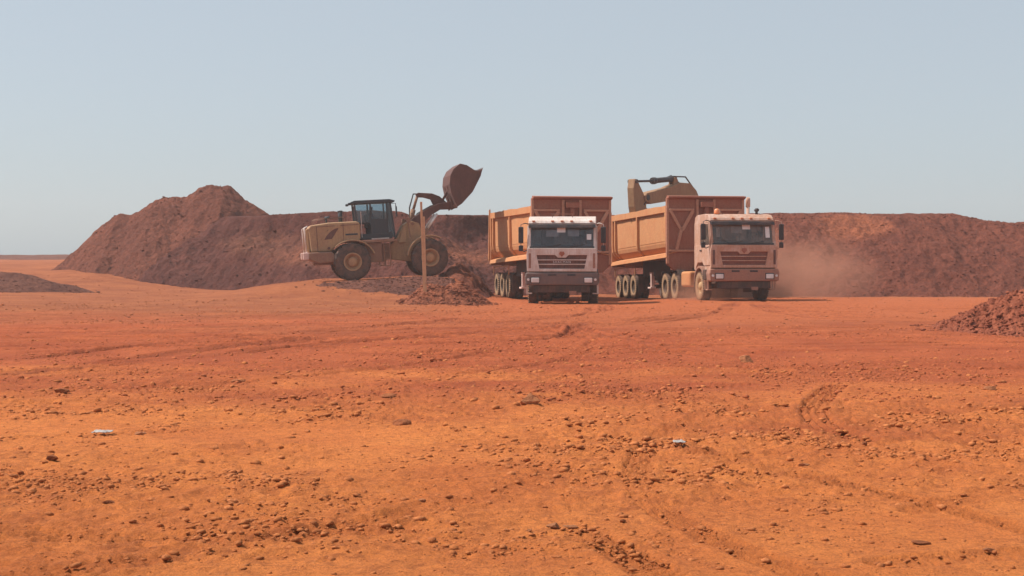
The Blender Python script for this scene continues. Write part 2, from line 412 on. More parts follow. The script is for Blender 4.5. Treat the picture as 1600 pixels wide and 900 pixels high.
def ground_detail(X, Y):
    rough = sstep(.42, .66, .5+.5*fbm(X*.55, Y*.9, 3.2, 4, .55, 5))
    band = np.exp(-((Y-13.5)/4.5)**2)
    rough = np.clip(rough*.65+band*.7*sstep(.35, .6, .5+.5*fbm(X, Y, 2.0, 3, .5, 8)), 0, 1)
    z = .035*fbm(X, Y, 7.0, 4, .5, 11)*sstep(2, 8, Y) + (.020)*fbm(X*.8, Y, 1.5, 4, .55, 21)
    z = z + (.35+rough)*.023*fbm(X, Y, .42, 5, .62, 31) + (.25+.75*rough)*.012*fbm(X, Y, .11, 3, .6, 35)
    z = z + .05*fbm(X, Y, 2.2, 5, .6, 37)*sstep(44, 52, Y)*(1-sstep(3, 6, np.abs(X-5))*0)*(X < 0)
    b = 1-np.abs(fbm(X, Y, .22, 4, .6, 41)); z = z + rough*.034*(b**3)*sstep(.55, .95, b)
    return z, rough
ys = [-60, -30, -15, -6, -2, 0, 1, 1.8, 2.4]
ys += list(1/np.linspace(1/2.8, 1/17.5, 640)); ys += list(np.arange(17.6, 48, .085)); ys += list(np.arange(48, 82, .22)); ys += list(82*np.power(4500/82, np.linspace(0, 1, 46)))
ys = np.array(sorted(ys))
core = np.linspace(-1, 1, 840)
out_ = np.power(np.linspace(0, 1, 16)[1:], 2.2)
U, Yg = np.meshgrid(np.concatenate([-1-out_[::-1]*1.0, core, 1+out_*1.0]), ys)
half = 2.2+.405*np.maximum(Yg, 0)
Xg = np.where(np.abs(U) <= 1, U*half, np.sign(U)*(half+(np.abs(U)-1)*(120+1.2*np.maximum(Yg, 0))))
det, rgh = ground_detail(Xg, Yg)
det = det*np.where(np.abs(U) <= 1, 1, 0)*(1-.3*sstep(45, 60, Yg))*(1-sstep(75, 90, Yg))
Zg = G(Xg, Yg)+det
Zg, worn = tracks(Xg, Yg, Zg)
gr = grid_mesh('ground', Xg, Yg, Zg, M['ground']); tag(gr, kind='structure')
for nm, arr in (('worn', worn), ('churned', rgh*(1-sstep(24, 32, Yg)))):
    a_ = gr.data.attributes.new(nm, 'FLOAT', 'POINT'); a_.data.foreach_set('value', arr.ravel().astype(np.float32))

# ------------------------------------------------------------ stockpiles and heaps (each a thing)
def heap(name, x0, x1, y0, y1, dx, dy, fn, m, label, cat, sink=.35):
    X, Y = np.meshgrid(np.arange(x0, x1+dx, dx), np.arange(y0, y1+dy, dy))
    Z = fn(X, Y); g = G(X, Y); keep = Z > g-sink
    Z = np.maximum(Z, g-sink-.05)
    o = grid_mesh(name, X, Y, Z, m, keep); tag(o, label, cat); return o
def itp(x, xs, zs): return np.interp(x, xs, zs)
def lump(X, Y, amp, wl, seed, k=2.0):
    n = fbm(X, Y, wl, 5, .6, seed); return amp*n
def f_left(X, Y):
    c = itp(X, [-29, -26.1, -24.3, -22.8, -22.1, -20.6, -19.6, -18.9, -18.25, -17.8, -16.45, -15.5, -13.9, -12, -8], [-.6, 1.5, 3.2, 4.28, 4.12, 5.1, 5.22, 5.2, 5.65, 5.85, 5.88, 5.05, 4.1, 3.8, 3.6])
    yc = 82+.6*fbm(X, X*0, 6, 3, .5, 61)
    d = np.sqrt((Y-yc)**2+.35)-.59
    z = c-.74*d+.35*fbm(X*1.0, Y*.45, 2.6, 3, .55, 63)*sstep(0, 3, d)
    ridge = 1-np.abs(fbm(X+.15*Y, Y*.3, .9, 3, .55, 66)); z = z-.14*sstep(0, 2.5, d)*(1-ridge)
    return z+lump(X, Y, .13, .8, 64)+.11*fbm(X, Y, .32, 3, .6, 65)
heap('earth_stockpile', -30, -7, 71, 94, .07, .08, f_left, M['pile_brown'],
     'tall brown peaked earth stockpile at the far left, lighter than the dug bank beside it', 'stockpile')
def f_dark(X, Y):
    yb = itp(X, [-22, -20, -15, -10, -6, -3.6, -2.6, -1.8, -1.0, 1, 6], [75.5, 74.3, 71.5, 69, 67.2, 65.8, 65.6, 65.9, 66.3, 67.0, 68])+.5*fbm(X, X*0, 3, 3, .5, 71)
    d = Y-yb+.7*fbm(X, Y, 2.5, 4, .6, 70)*sstep(-8, -3, X); near = sstep(-6, -2, X)
    dw = d+.5*fbm(X, Y, 1.8, 3, .5, 72)
    za = itp(dw, [-2, 0, 2.0, 3.6, 4.5, 5.2, 30], [-1.4, 0, 1.45, 2.2, 2.7, 4.0, 4.05])
    zb = itp(dw, [-2, 0, 3, 6, 9.5, 10.5, 30], [-1.2, 0, .9, 1.75, 2.5, 4.02, 4.08])
    zl = itp(dw, [-2, 0, 5.4, 7, 30], [-1.5, 0, 3.9, 4.0, 4.05])
    lf = 1-sstep(-15, -12, X)
    z = (za*(1-near)+zb*near)*(1-lf)+zl*lf
    z = np.minimum(z, (X+20.2)*.92+.25*fbm(X, Y, 1.6, 3, .5, 73))
    back = 4.0-.75*np.maximum(Y-88, 0); z = np.minimum(z, back)
    z = z+G(X, yb)*.8*(1-sstep(3, 6, d))
    dm = np.sqrt(((X+2.35)/1.3)**2+((Y-62.5)/4.5)**2+.06)-.25+.25*fbm(X, Y, 1.1, 4, .6, 76)
    z = np.maximum(z, .0+1.35*(1-dm))
    flat = sstep(3.6, 3.9, z)
    z = z+(1-.85*flat)*(.30*fbm(X, Y, 1.3, 5, .58, 74)+.13*fbm(X, Y, .34, 3, .6, 75))
    return z
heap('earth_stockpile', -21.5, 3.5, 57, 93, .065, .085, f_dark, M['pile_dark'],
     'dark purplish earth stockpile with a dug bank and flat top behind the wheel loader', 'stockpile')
def f_back(X, Y):
    top = itp(X, [0, 4, 12, 18, 22, 23.8, 24.8, 26, 28, 32, 40, 50], [4.02, 4.1, 4.06, 4.1, 4.05, 4.08, 3.8, 3.6, 3.4, 3.1, 2.3, 1.5])+.13*fbm(X, X*0, 3.2, 5, .62, 81)
    yb = 67.2+.35*fbm(X, X*0, 3.5, 3, .5, 82)+3.6*(1-sstep(11, 13.2, X))
    d = Y-yb+.6*fbm(X, Y*.5, 3.0, 4, .5, 83)
    z = -.15+itp(d, [-2, 0, 7.2, 30], [-1.3, 0, 4.3, 17])
    k = .35; z = -k*np.log(np.exp(-z/k)+np.exp(-top/k))
    z = np.minimum(z, top+.05-.7*np.maximum(Y-84, 0))
    sl = 1-sstep(3.6, 4.1, z)
    z = z-.22*sl*np.abs(fbm(X+.2*Y, Y*.22, 1.5, 3, .55, 86))
    return z+(.25+.75*sl)*(.16*fbm(X, Y, .9, 5, .6, 84)+.11*fbm(X, Y, .32, 3, .6, 85))
heap('earth_stockpile', 1.5, 50, 65.5, 92, .075, .09, f_back, M['pile_back'],
     'long level topped reddish brown stockpile behind the dusty trucks with an orange slump', 'stockpile')
def cone(cx, cy, rx, ry, h, seed, rough=.06, soft=.25, wl=.5):
    def fn(X, Y):
        d = np.sqrt(((X-cx)/rx)**2+((Y-cy)/ry)**2+soft**2)-soft
        d = d+.16*fbm(X, Y, rx*.8, 3, .5, seed)
        z = G(X, Y)+h*(1-d)
        return z+sstep(1.25, .8, d)*(rough*2.2*fbm(X, Y, wl, 5, .62, seed+1)+rough*.5*fbm(X, Y, wl*.25, 3, .6, seed+2))
    return fn
def mx(*fs): return lambda X, Y: np.maximum.reduce([f(X, Y) for f in fs])
heap('spoil_heap', -5.2, .6, 46.2, 55.5, .035, .05, mx(cone(-2.85, 50.6, 1.0, 2.2, .60, 91, .08), cone(-1.95, 51.0, .95, 2.2, .62, 94, .08), cone(-1.65, 52.2, .7, 1.6, .42, 97, .07)), M['spoil'],
     'low lumpy red spoil heap around the foot of the wooden stake', 'earth heap')
def f_berm(X, Y):
    crest = itp(X, [-10, -8.6, -7.6, -5, -3.6, -2.4, -1.6], [-.3, .25, .62, .80, .92, .82, .1])
    z = crest-.34*np.maximum(56.2-Y, 0)-.6*np.maximum(Y-56.9, 0)
    return z+.10*fbm(X, Y, .8, 5, .62, 101)*sstep(57.0, 55.8, Y)+.03*fbm(X, Y, .2, 3, .6, 102)
heap('soil_berm', -10, -1.5, 52.5, 58.5, .05, .06, f_berm, M['spoil_dark'],
     'low dark soil berm running along under the wheels of the loader', 'earth berm', .12)
heap('rubble_heap', 8.9, 16.8, 26.5, 36, .025, .03, mx(cone(13.7, 31.2, 3.2, 4.0, 1.75, 111, .095, .2, .24), cone(11.05, 31.4, 1.05, 1.1, .32, 115, .08, .2, .2)), M['rubble'],
     'heap of coarse reddish rubble cut off by the right edge of the picture', 'rubble heap')
def f_lowleft(X, Y):
    c = itp(X, [-32, -26, -22, -20.8, -19.6, -18.4, -17], [1.3, 1.25, .98, .70, .40, .05, -.4])
    d = np.maximum(np.abs(Y-62.5-.1*(X+20))-.3, 0)
    return c-.30*d+.10*fbm(X, Y, 1.0, 5, .6, 121)
heap('soil_berm', -32, -15, 56, 69, .07, .08, f_lowleft, M['spoil_dark'],
     'low dark soil berm at the far left edge, before the tall brown stockpile', 'earth berm', .15)
def f_far(X, Y):
    return 1.35+.75*(1-((Y-170)/7)**2)*sstep(-40, -55, X)+.2*fbm(X, Y, 5, 4, .6, 131)
heap('earth_bank', -100, -38, 160, 180, .5, .5, f_far, M['spoil_dark'],
     'thin dark bank of earth on the far horizon at the left', 'earth bank', .1)

# ------------------------------------------------------------ stones, clods, litter
def rock_template(seed, sub=2, flat=.6):
    r = random.Random(seed); bm = bmesh.new(); bmesh.ops.create_icosphere(bm, subdivisions=sub, radius=1)
    planes = [(Vector((r.gauss(0, 1), r.gauss(0, 1), r.gauss(0, .8))).normalized(), r.uniform(.42, .80)) for _ in range(9)]
    for v in bm.verts:
        for p, d in planes:
            k = v.co.dot(p)-d
            if k > 0: v.co -= p*k
        v.co += Vector((r.uniform(-1, 1), r.uniform(-1, 1), r.uniform(-1, 1)))*.035
        v.co.z *= flat
    vs = np.array([v.co[:] for v in bm.verts]); fs = np.array([[v.index for v in f.verts] for f in bm.faces]); bm.free(); return vs, fs
T = [rock_template(100+i, 1, .55) for i in range(10)]
zsurf = None
def detail_h(x, y):
    x = np.atleast_1d(np.asarray(x, float)); y = np.atleast_1d(np.asarray(y, float))
    d, r = ground_detail(x, y); return G(x, y)+d*(1-.3*sstep(45, 60, y)), r
def scatter(name, xs, ys_, zs, sizes, m, label, cat, seed):
    r = np.random.RandomState(seed); V = []; Fc = []; k = 0
    for x, y, z, s in zip(xs, ys_, zs, sizes):
        vs, fs = T[r.randint(len(T))]; a = r.uniform(0, 6.28); s_up = s; ca, sa = math.cos(a), math.sin(a)
        q = vs*np.array([s*r.uniform(.8, 1.5), s, s*r.uniform(.6, 1.1)])
        q = np.stack([q[:, 0]*ca-q[:, 1]*sa+x, q[:, 0]*sa+q[:, 1]*ca+y, q[:, 2]+z+s*.08], -1)
        V.append(q); Fc.append(fs+k); k += len(vs)
    V = np.concatenate(V).astype(np.float32); Fc = np.concatenate(Fc).astype(np.int32)
    me = bpy.data.meshes.new(name); me.vertices.add(len(V)); me.vertices.foreach_set('co', V.ravel())
    me.loops.add(Fc.size); me.loops.foreach_set('vertex_index', Fc.ravel())
    me.polygons.add(len(Fc)); me.polygons.foreach_set('loop_start', np.arange(0, Fc.size, 3, dtype=np.int32))
    me.update(calc_edges=True); me.materials.append(m)
    o = bpy.data.objects.new(name, me); link(o); tag(o, label, cat, kind='stuff'); return o
rs = np.random.RandomState(5)
n = 330000
yy = 1/rs.uniform(1/42, 1/3.2, n)**.9; yy = yy[(yy > 3.2) & (yy < 45)]; xx = rs.uniform(-1, 1, len(yy))*(.40*yy+1)
hh, rr_ = detail_h(xx, yy)
cl = sstep(.40, .75, .5+.5*fbm(xx, yy*1.2, 1.1, 4, .6, 141))
keep = rs.uniform(0, 1, len(yy)) < np.clip(.06+.7*rr_*cl+.22*cl**3, 0, 1)*np.where(yy < 10, .5, .75)
xx, yy, hh = xx[keep], yy[keep], hh[keep]
sz = .0052*np.power(rs.uniform(.004, 1, len(xx)), -.44)*(1+.03*yy)
bandk = .25+.55*np.exp(-((yy-14)/5)**2)+.0*yy
sz = sz*(1+1.4*bandk*rr_[keep])
sz = np.clip(sz, .004, .012+.0032*yy)
sz = np.minimum(sz, .06)
scatter('clods', xx, yy, hh, sz, M['clod'], 'loose clods and crumbs of red earth scattered over the ground', 'clods', 9)
rs3 = np.random.RandomState(12); n3 = 60000
x3 = rs3.uniform(-1, 1, n3); y3 = 1/rs3.uniform(1/50, 1/16, n3); x3 = x3*(.39*y3+1)
k3 = rs3.uniform(0, 1, n3) < .10+.75*sstep(.50, .72, .5+.5*fbm(x3*.7, y3*.5, 1.7, 5, .65, 146)); k3 &= ~((y3 > 47) & (x3 > .5)); x3, y3 = x3[k3], y3[k3]
h3, _r = detail_h(x3, y3)
scatter('clods', x3, y3, h3, np.clip((.007+.00025*y3)*np.power(rs3.uniform(.01, 1, len(x3)), -.40), 0, .055), M['clod_mid'], 'crumbled lumps lying over the reddish haul ground', 'clods', 11)
rs2 = np.random.RandomState(8); n2 = 30000
x2 = rs2.uniform(-27, 16, n2); y2_ = rs2.uniform(34, 76, n2)
k2 = (rs2.uniform(0, 1, n2) < .12+.8*sstep(.5, .7, .5+.5*fbm(x2, y2_*.6, 2.4, 4, .6, 145))*(x2 < -.5)); x2, y2_ = x2[k2], y2_[k2]
h2, _r = detail_h(x2, y2_)
scatter('clods', x2, y2_, h2, np.clip(.013*np.power(rs2.uniform(.01, 1, len(x2)), -.45), 0, .07), M['clod_dark'], 'loose lumps of earth scattered round the loader and the stockpiles', 'clods', 10)
def pile_rocks(name, fn, box, n, s0, m, label, seed):
    r = np.random.RandomState(seed); x = r.uniform(box[0], box[1], n); y = r.uniform(box[2], box[3], n)
    z = fn(x, y); g = G(x, y); k = (z > g-.02) | ((z > g-.5) & (r.uniform(0, 1, n) < .4*np.exp(-(g-z)/.12))); z = np.maximum(z, g+.0); x, y, z = x[k], y[k], z[k]
    s = np.clip(s0*np.power(r.uniform(.01, 1, len(x)), -.35), 0, s0*4)
    scatter(name, x, y, z, s, m, label, 'gravel', seed)
fR = mx(cone(13.7, 31.2, 3.2, 4.0, 1.75, 111, .095, .2, .24), cone(11.05, 31.4, 1.05, 1.1, .32, 115, .08, .2, .2))
pile_rocks('gravel', fR, (8.9, 14, 27, 35), 9000, .026, M['rubble'], 'coarse stones lying over the rubble heap at the right edge', 151)
pile_rocks('gravel', mx(cone(-2.85, 50.6, 1.0, 2.2, .60, 91, .08), cone(-1.95, 51.0, .95, 2.2, .62, 94, .08)), (-4.2, -.4, 47.5, 53.5), 2200, .035, M['spoil'], 'lumps lying over the red spoil heap by the wooden stake', 152)
pile_rocks('gravel', f_left, (-27, -15, 73, 82), 3500, .024, M['pile_brown'], 'stones lying on the slope of the tall brown stockpile', 153)
pile_rocks('gravel', f_dark, (-20, 1, 60, 76), 6500, .028, M['pile_dark'], 'stones lying on the slope of the dark dug stockpile', 154)
pile_rocks('gravel', f_back, (9, 29, 66, 76), 7000, .024, M['pile_back'], 'stones lying on the slope of the long stockpile', 155)

pile_rocks('gravel', f_lowleft, (-29, -17, 57, 68), 2500, .028, M['spoil_dark'], 'lumps lying on the low soil berm at the far left edge', 156)
pile_rocks('gravel', f_berm, (-9.5, -1.6, 52.5, 57.5), 1800, .03, M['spoil_dark'], 'lumps lying on the soil berm under the loader', 157)
def P2(px, py, z=None):
    """ground point under a pixel of the photograph (used once to read off positions)"""
    y = CAM_H*F_PX/(py-HOR); return ((px-800)/F_PX*y, y)
def stone(px, py, wpx, flat, m, label, seed, dark=False, group='stones lying on the open ground'):
    x, y = P2(px, py); s = wpx/2*y/F_PX
    vs, fs = rock_template(seed, 3, flat)
    mb = MB(); r = random.Random(seed); a = r.uniform(-.3, .3)
    mb.add([(v[0]*s*math.cos(a)-v[1]*s*.8*math.sin(a), v[0]*s*math.sin(a)+v[1]*s*.8*math.cos(a), v[2]*s) for v in vs], [tuple(f) for f in fs])
    o = mb.build('stone', m, loc=(x, y, float(detail_h(x, y)[0][0])+s*flat*.45)); tag(o, label, 'stone', group); return o
STONES = [
    (829, 632, 38, .55, 'rock', 'large flat pale stone lying near the middle of the open ground'),
    (628, 664, 34, .40, 'clod_dark', 'dark lump left of the large flat pale stone, in the rough band'),
    (608, 621, 26, .34, 'clod_dark', 'small dark stone behind the dark lump, left of centre'),
    (864, 822, 26, .50, 'rock', 'rounded stone with a flat stone just to its right, in the foreground'),
    (893, 824, 30, .24, 'rock', 'thin flat stone beside the rounded stone in the foreground'),
    (659, 788, 16, .55, 'rock', 'small pointed stone left of the foreground pair of stones'),
    (826, 830, 12, .5, 'rock', 'tiny stone just left of the foreground pair of stones'),
    (974, 817, 11, .7, 'clod_dark', 'small dark stone right of the foreground pair of stones'),
    (1166, 567, 28, .6, 'rock', 'stone on the open ground beyond the white scrap, below the right hand truck'),
    (1199, 579, 13, .6, 'clod_dark', 'small dark stone just right of the stone below the right hand truck'),
    (1352, 698, 14, .7, 'clod_dark', 'dark round stone at the near end of the ribbed tyre print'),
    (1258, 727, 20, .4, 'rock', 'flat stone below and left of the ribbed tyre print'),
    (1550, 609, 24, .4, 'rock', 'flat stone at the right, below the rubble heap'),
    (1549, 861, 26, .4, 'rock', 'flat stone in the lower right corner of the picture'),
    (218, 680, 20, .4, 'rock', 'pale stone to the right of the white plastic scrap'),
    (168, 788, 22, .4, 'clod_dark', 'small dark lump in the lower left of the picture'),
    (372, 597, 28, .3, 'clod_dark', 'dark flat lump on the reddish ground left of centre'),
    (95, 616, 26, .4, 'clod_dark', 'dark lump at the head of the row of clods at the left'),
    (80, 724, 20, .5, 'clod_dark', 'dark crumbly lump near the left edge below the white plastic scrap'),
    (1440, 848, 34, .22, 'clod_dark', 'long low dark lump in the lower right foreground'),
]
for i, (px, py, wp, fl, mm, lb) in enumerate(STONES): stone(px, py, wp, fl, M[mm], lb, 300+i)
white = plain('white_plastic', (.34, .31, .29), .7)
def scrap(px, py, wd, dp, label, seed):
    x, y = P2(px, py); X, Y = np.meshgrid(np.linspace(-wd/2, wd/2, 26), np.linspace(-dp/2, dp/2, 16))
    Z = .012+.030*np.abs(fbm(X, Y, .09, 3, .6, seed)); e = (np.abs(X)/(wd/2))**2+(np.abs(Y)/(dp/2))**2+.5*fbm(X, Y, .08, 2, .5, seed+1)
    Zm = Z+float(detail_h(x, y)[0][0])+.008
    o = grid_mesh('plastic_scrap', X+x, Y+y, Zm, white, e < .8); tag(o, label, 'litter')
    sm = o.modifiers.new('thickness', 'SOLIDIFY'); sm.thickness = .003
scrap(160, 681, .19, .18, 'crumpled white plastic scrap lying on the ground at the left', 5)
scrap(1062, 699, .11, .12, 'small white scrap lying on the ground right of centre', 9)

# ------------------------------------------------------------ materials for machines
M['truck_body'] = dusty('dusty_orange_paint', (.46, .135, .05), (.62, .285, .125), .62, .6, 1.6)
M['truck_front'] = dusty('dusty_red_paint', (.30, .085, .05), (.40, .17, .11), .50, .6, 1.4)  # darker copy of the body paint, shade of the front face in its colour
M['brace'] = dusty('dusty_brace_paint', (.48, .19, .11), (.58, .29, .19), .6, .6, 1.4)
M['cab_white'] = dusty('white_paint_dusted', (.70, .64, .60), (.54, .35, .27), .44, .35, 2.0)
M['cab_tan'] = dusty('white_paint_caked', (.66, .52, .46), (.52, .29, .20), .64, .5, 1.6)
M['bumper_white'] = dusty('grey_bumper_dusted', (.12, .10, .10), (.26, .15, .12), .45, .6, 2.2)
M['bumper_tan'] = dusty('grey_bumper_caked', (.17, .12, .11), (.40, .20, .14), .65, .6, 2.2)
M['black'] = dusty('black_trim', (.03, .03, .035), (.22, .11, .08), .30, .5, 3)
M['under'] = dusty('chassis_black', (.035, .028, .026), (.20, .10, .07), .42, .6, 2.5)
M['tyre_tan'] = dusty('tyre_caked_sidewall', (.21, .13, .08), (.41, .25, .145), .76, .8, 3, streak=False)
M['tread'] = dusty('tyre_tread_rubber', (.055, .045, .043), (.22, .12, .085), .45, .8, 4, streak=False)
M['rim_tan'] = dusty('rim_caked', (.30, .19, .10), (.55, .36, .19), .7, .6, 3)
M['rim_dark'] = dusty('rim_shadowed_mud', (.05, .035, .028), (.26, .15, .09), .40, .7, 3)  # rear rims: shade of the dual wheel recess put into the dark base
M['grille'] = dusty('grille_dark', (.05, .035, .035), (.25, .11, .085), .5, .6, 3)
M['yellow'] = dusty('loader_yellow_dusted', (.46, .295, .145), (.42, .245, .145), .56, .5, 1.5)
M['yellow_dk'] = dusty('loader_frame_dusted', (.30, .19, .11), (.30, .16, .11), .6, .6, 2)
M['grille_red'] = dusty('grille_caked', (.13, .05, .04), (.27, .11, .08), .6, .6, 3)
M['bucket'] = dusty('worn_bucket_steel', (.075, .035, .032), (.19, .085, .068), .45, .6, 1.4)
M['cabgrey'] = dusty('loader_cab_dark', (.035, .045, .055), (.12, .10, .10), .25, .4, 2)
M['chrome'] = plain('cylinder_rod_bright', (.78, .76, .74), .35, .2)
M['lamp'] = plain('headlamp_lens', (.72, .68, .66), .15)
M['redlamp'] = plain('amber_lens', (.75, .25, .10), .25)
M['glass'] = glass_mat('windscreen_glass', (.80, .86, .90), (.26, .28, .31), .22)
M['glass_dirty'] = glass_mat('dusty_windscreen_glass', (.80, .82, .82), (.42, .34, .29), .42)
M['glass_loader'] = glass_mat('loader_glass', (.72, .80, .84), (.30, .34, .38), .10)
M['seat'] = plain('seat_fabric', (.06, .065, .08), .8)
M['paper'] = plain('paper_white', (.78, .76, .74), .7)
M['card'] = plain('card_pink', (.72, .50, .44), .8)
M['wood'] = dusty('raw_timber', (.60, .34, .20), (.50, .26, .15), .35, .8, 6)
M['exc'] = dusty('excavator_yellow_dusted', (.35, .205, .10), (.31, .165, .10), .5, .5, 1.3)
M['exc_dark'] = dusty('excavator_dark', (.05, .05, .055), (.16, .10, .08), .35, .5, 2)
M['skin'] = plain('skin', (.10, .05, .035), .6)
M['cloth'] = plain('work_shirt', (.05, .07, .12), .85)

def text_obj(txt, size, m, parent, loc, name='lettering', ext=.006):
    cu = bpy.data.curves.new('t', 'FONT'); cu.body = txt; cu.size = size; cu.extrude = ext; cu.align_x = 'CENTER'; cu.align_y = 'CENTER'; cu.space_character = 1.25
    t = bpy.data.objects.new('t', cu); C.objects.link(t); bpy.context.view_layer.update()
    me = bpy.data.meshes.new_from_object(t.evaluated_get(bpy.context.evaluated_depsgraph_get()))
    C.objects.unlink(t); bpy.data.objects.remove(t)
    me.materials.clear(); me.materials.append(m)
    o = bpy.data.objects.new(name, me); link(o, parent); o.location = loc; o.rotation_euler = (R(90), 0, 0); return o

# ------------------------------------------------------------ road wheels
def tyre_mb(r, w, bore, lugs=0, lugd=.02, lugw=.5, n=48):
    """tyre of outer radius r about the x axis, w wide"""
    h = w/2; mb = MB()
    prof = [(-h*.80, bore), (-h*.95, bore+.05*(r-bore)*4), (-h, bore+(r-bore)*.5), (-h*.93, r-(r-bore)*.18), (-h*.80, r-.015), (-h*.4, r), (0, r), (h*.4, r),
            (h*.80, r-.015), (h*.93, r-(r-bore)*.18), (h, bore+(r-bore)*.5), (h*.95, bore+.05*(r-bore)*4), (h*.80, bore)]
    mb.lathe_x(prof, n)
    if lugs:
        for k in range(lugs):
            for s in (-1, 1):
                t = 2*math.pi*(k+(.25 if s > 0 else -.25))/lugs; dt = 2*math.pi/lugs*.5*lugw
                v = []
                for (xx, rr, tt) in ((0.04*s*w, r, t+dt*.9), (s*h*.92, r-.02, t), ):
                    for q in (-1, 1):
                        for e in (-.02, lugd):
                            a = tt+q*dt*.5; v.append((xx, (rr+e)*math.cos(a), (rr+e)*math.sin(a)))
                # outer shoulder down the sidewall
                a0, a1 = t-dt*.5, t+dt*.5; rr = r-(r-bore)*.22
                mb.add(v, [(0, 1, 3, 2), (4, 6, 7, 5), (1, 5, 7, 3), (0, 2, 6, 4), (0, 4, 5, 1), (2, 3, 7, 6)])
                v2 = []
                for (xx, rr2) in ((s*h*.90, r-.02), (s*h*1.0, rr)):
                    for a in (a0, a1): v2 += [(xx, rr2*math.cos(a), rr2*math.sin(a)), (xx+s*lugd*.6, (rr2+lugd)*math.cos(a), (rr2+lugd)*math.sin(a))]
                mb.add(v2, [(0, 1, 3, 2), (4, 6, 7, 5), (1, 5, 7, 3), (0, 2, 6, 4), (0, 4, 5, 1), (2, 3, 7, 6)])
    return mb
def truck_wheel(parent, x, y, z, side, dual, mt, front=False):
    """side -1 = outer face towards -x"""
    wl = empty('wheel', (x, y, z), parent=parent)
    r, w_, bore = .55, (.35 if front else .29), .27
    t = MB(); lt = tyre_mb(r, w_, bore, 36, .012, .55, 44); t.v, t.f, t.sm = lt.v, lt.f, lt.sm
    if dual:
        t2 = tyre_mb(r, w_, bore, 36, .012, .55, 44); t.add([(v[0]-side*.34, v[1], v[2]) for v in t2.v], t2.f, True)
    o = t.build('tyre', M['tread'], wl)
    # caked side walls show as the tan outer ring
    o.data.materials.append(mt)
    lim = w_/2*.90
    for p in o.data.polygons:
        c = p.center; rad = math.hypot(c.y, c.z)
        if c.x*side > lim*.9 and rad < r-.03: p.material_index = 1
    q = MB(); s = side
    if front: prof = [(s*.13, .275), (s*.10, .26), (s*.05, .24), (s*.06, .18), (s*.13, .15), (s*.17, .10), (s*.18, .0)]
    else: prof = [(s*.14, .28), (s*.12, .262), (s*-.04, .25), (s*-.06, .20), (s*-.05, .15), (s*.06, .135), (s*.09, .10), (s*.09, .0)]
    q.lathe_x(prof, 32)
    for k in range(10):
        a = 2*math.pi*k/10; xx = s*(.07 if front else -.045)
        q.tube([(xx, .205*math.cos(a), .205*math.sin(a)), (xx+s*.03, .205*math.cos(a), .205*math.sin(a))], .017, 6)
    q.build('rim', M['rim_tan' if front else 'rim_dark'], wl)
    return wl

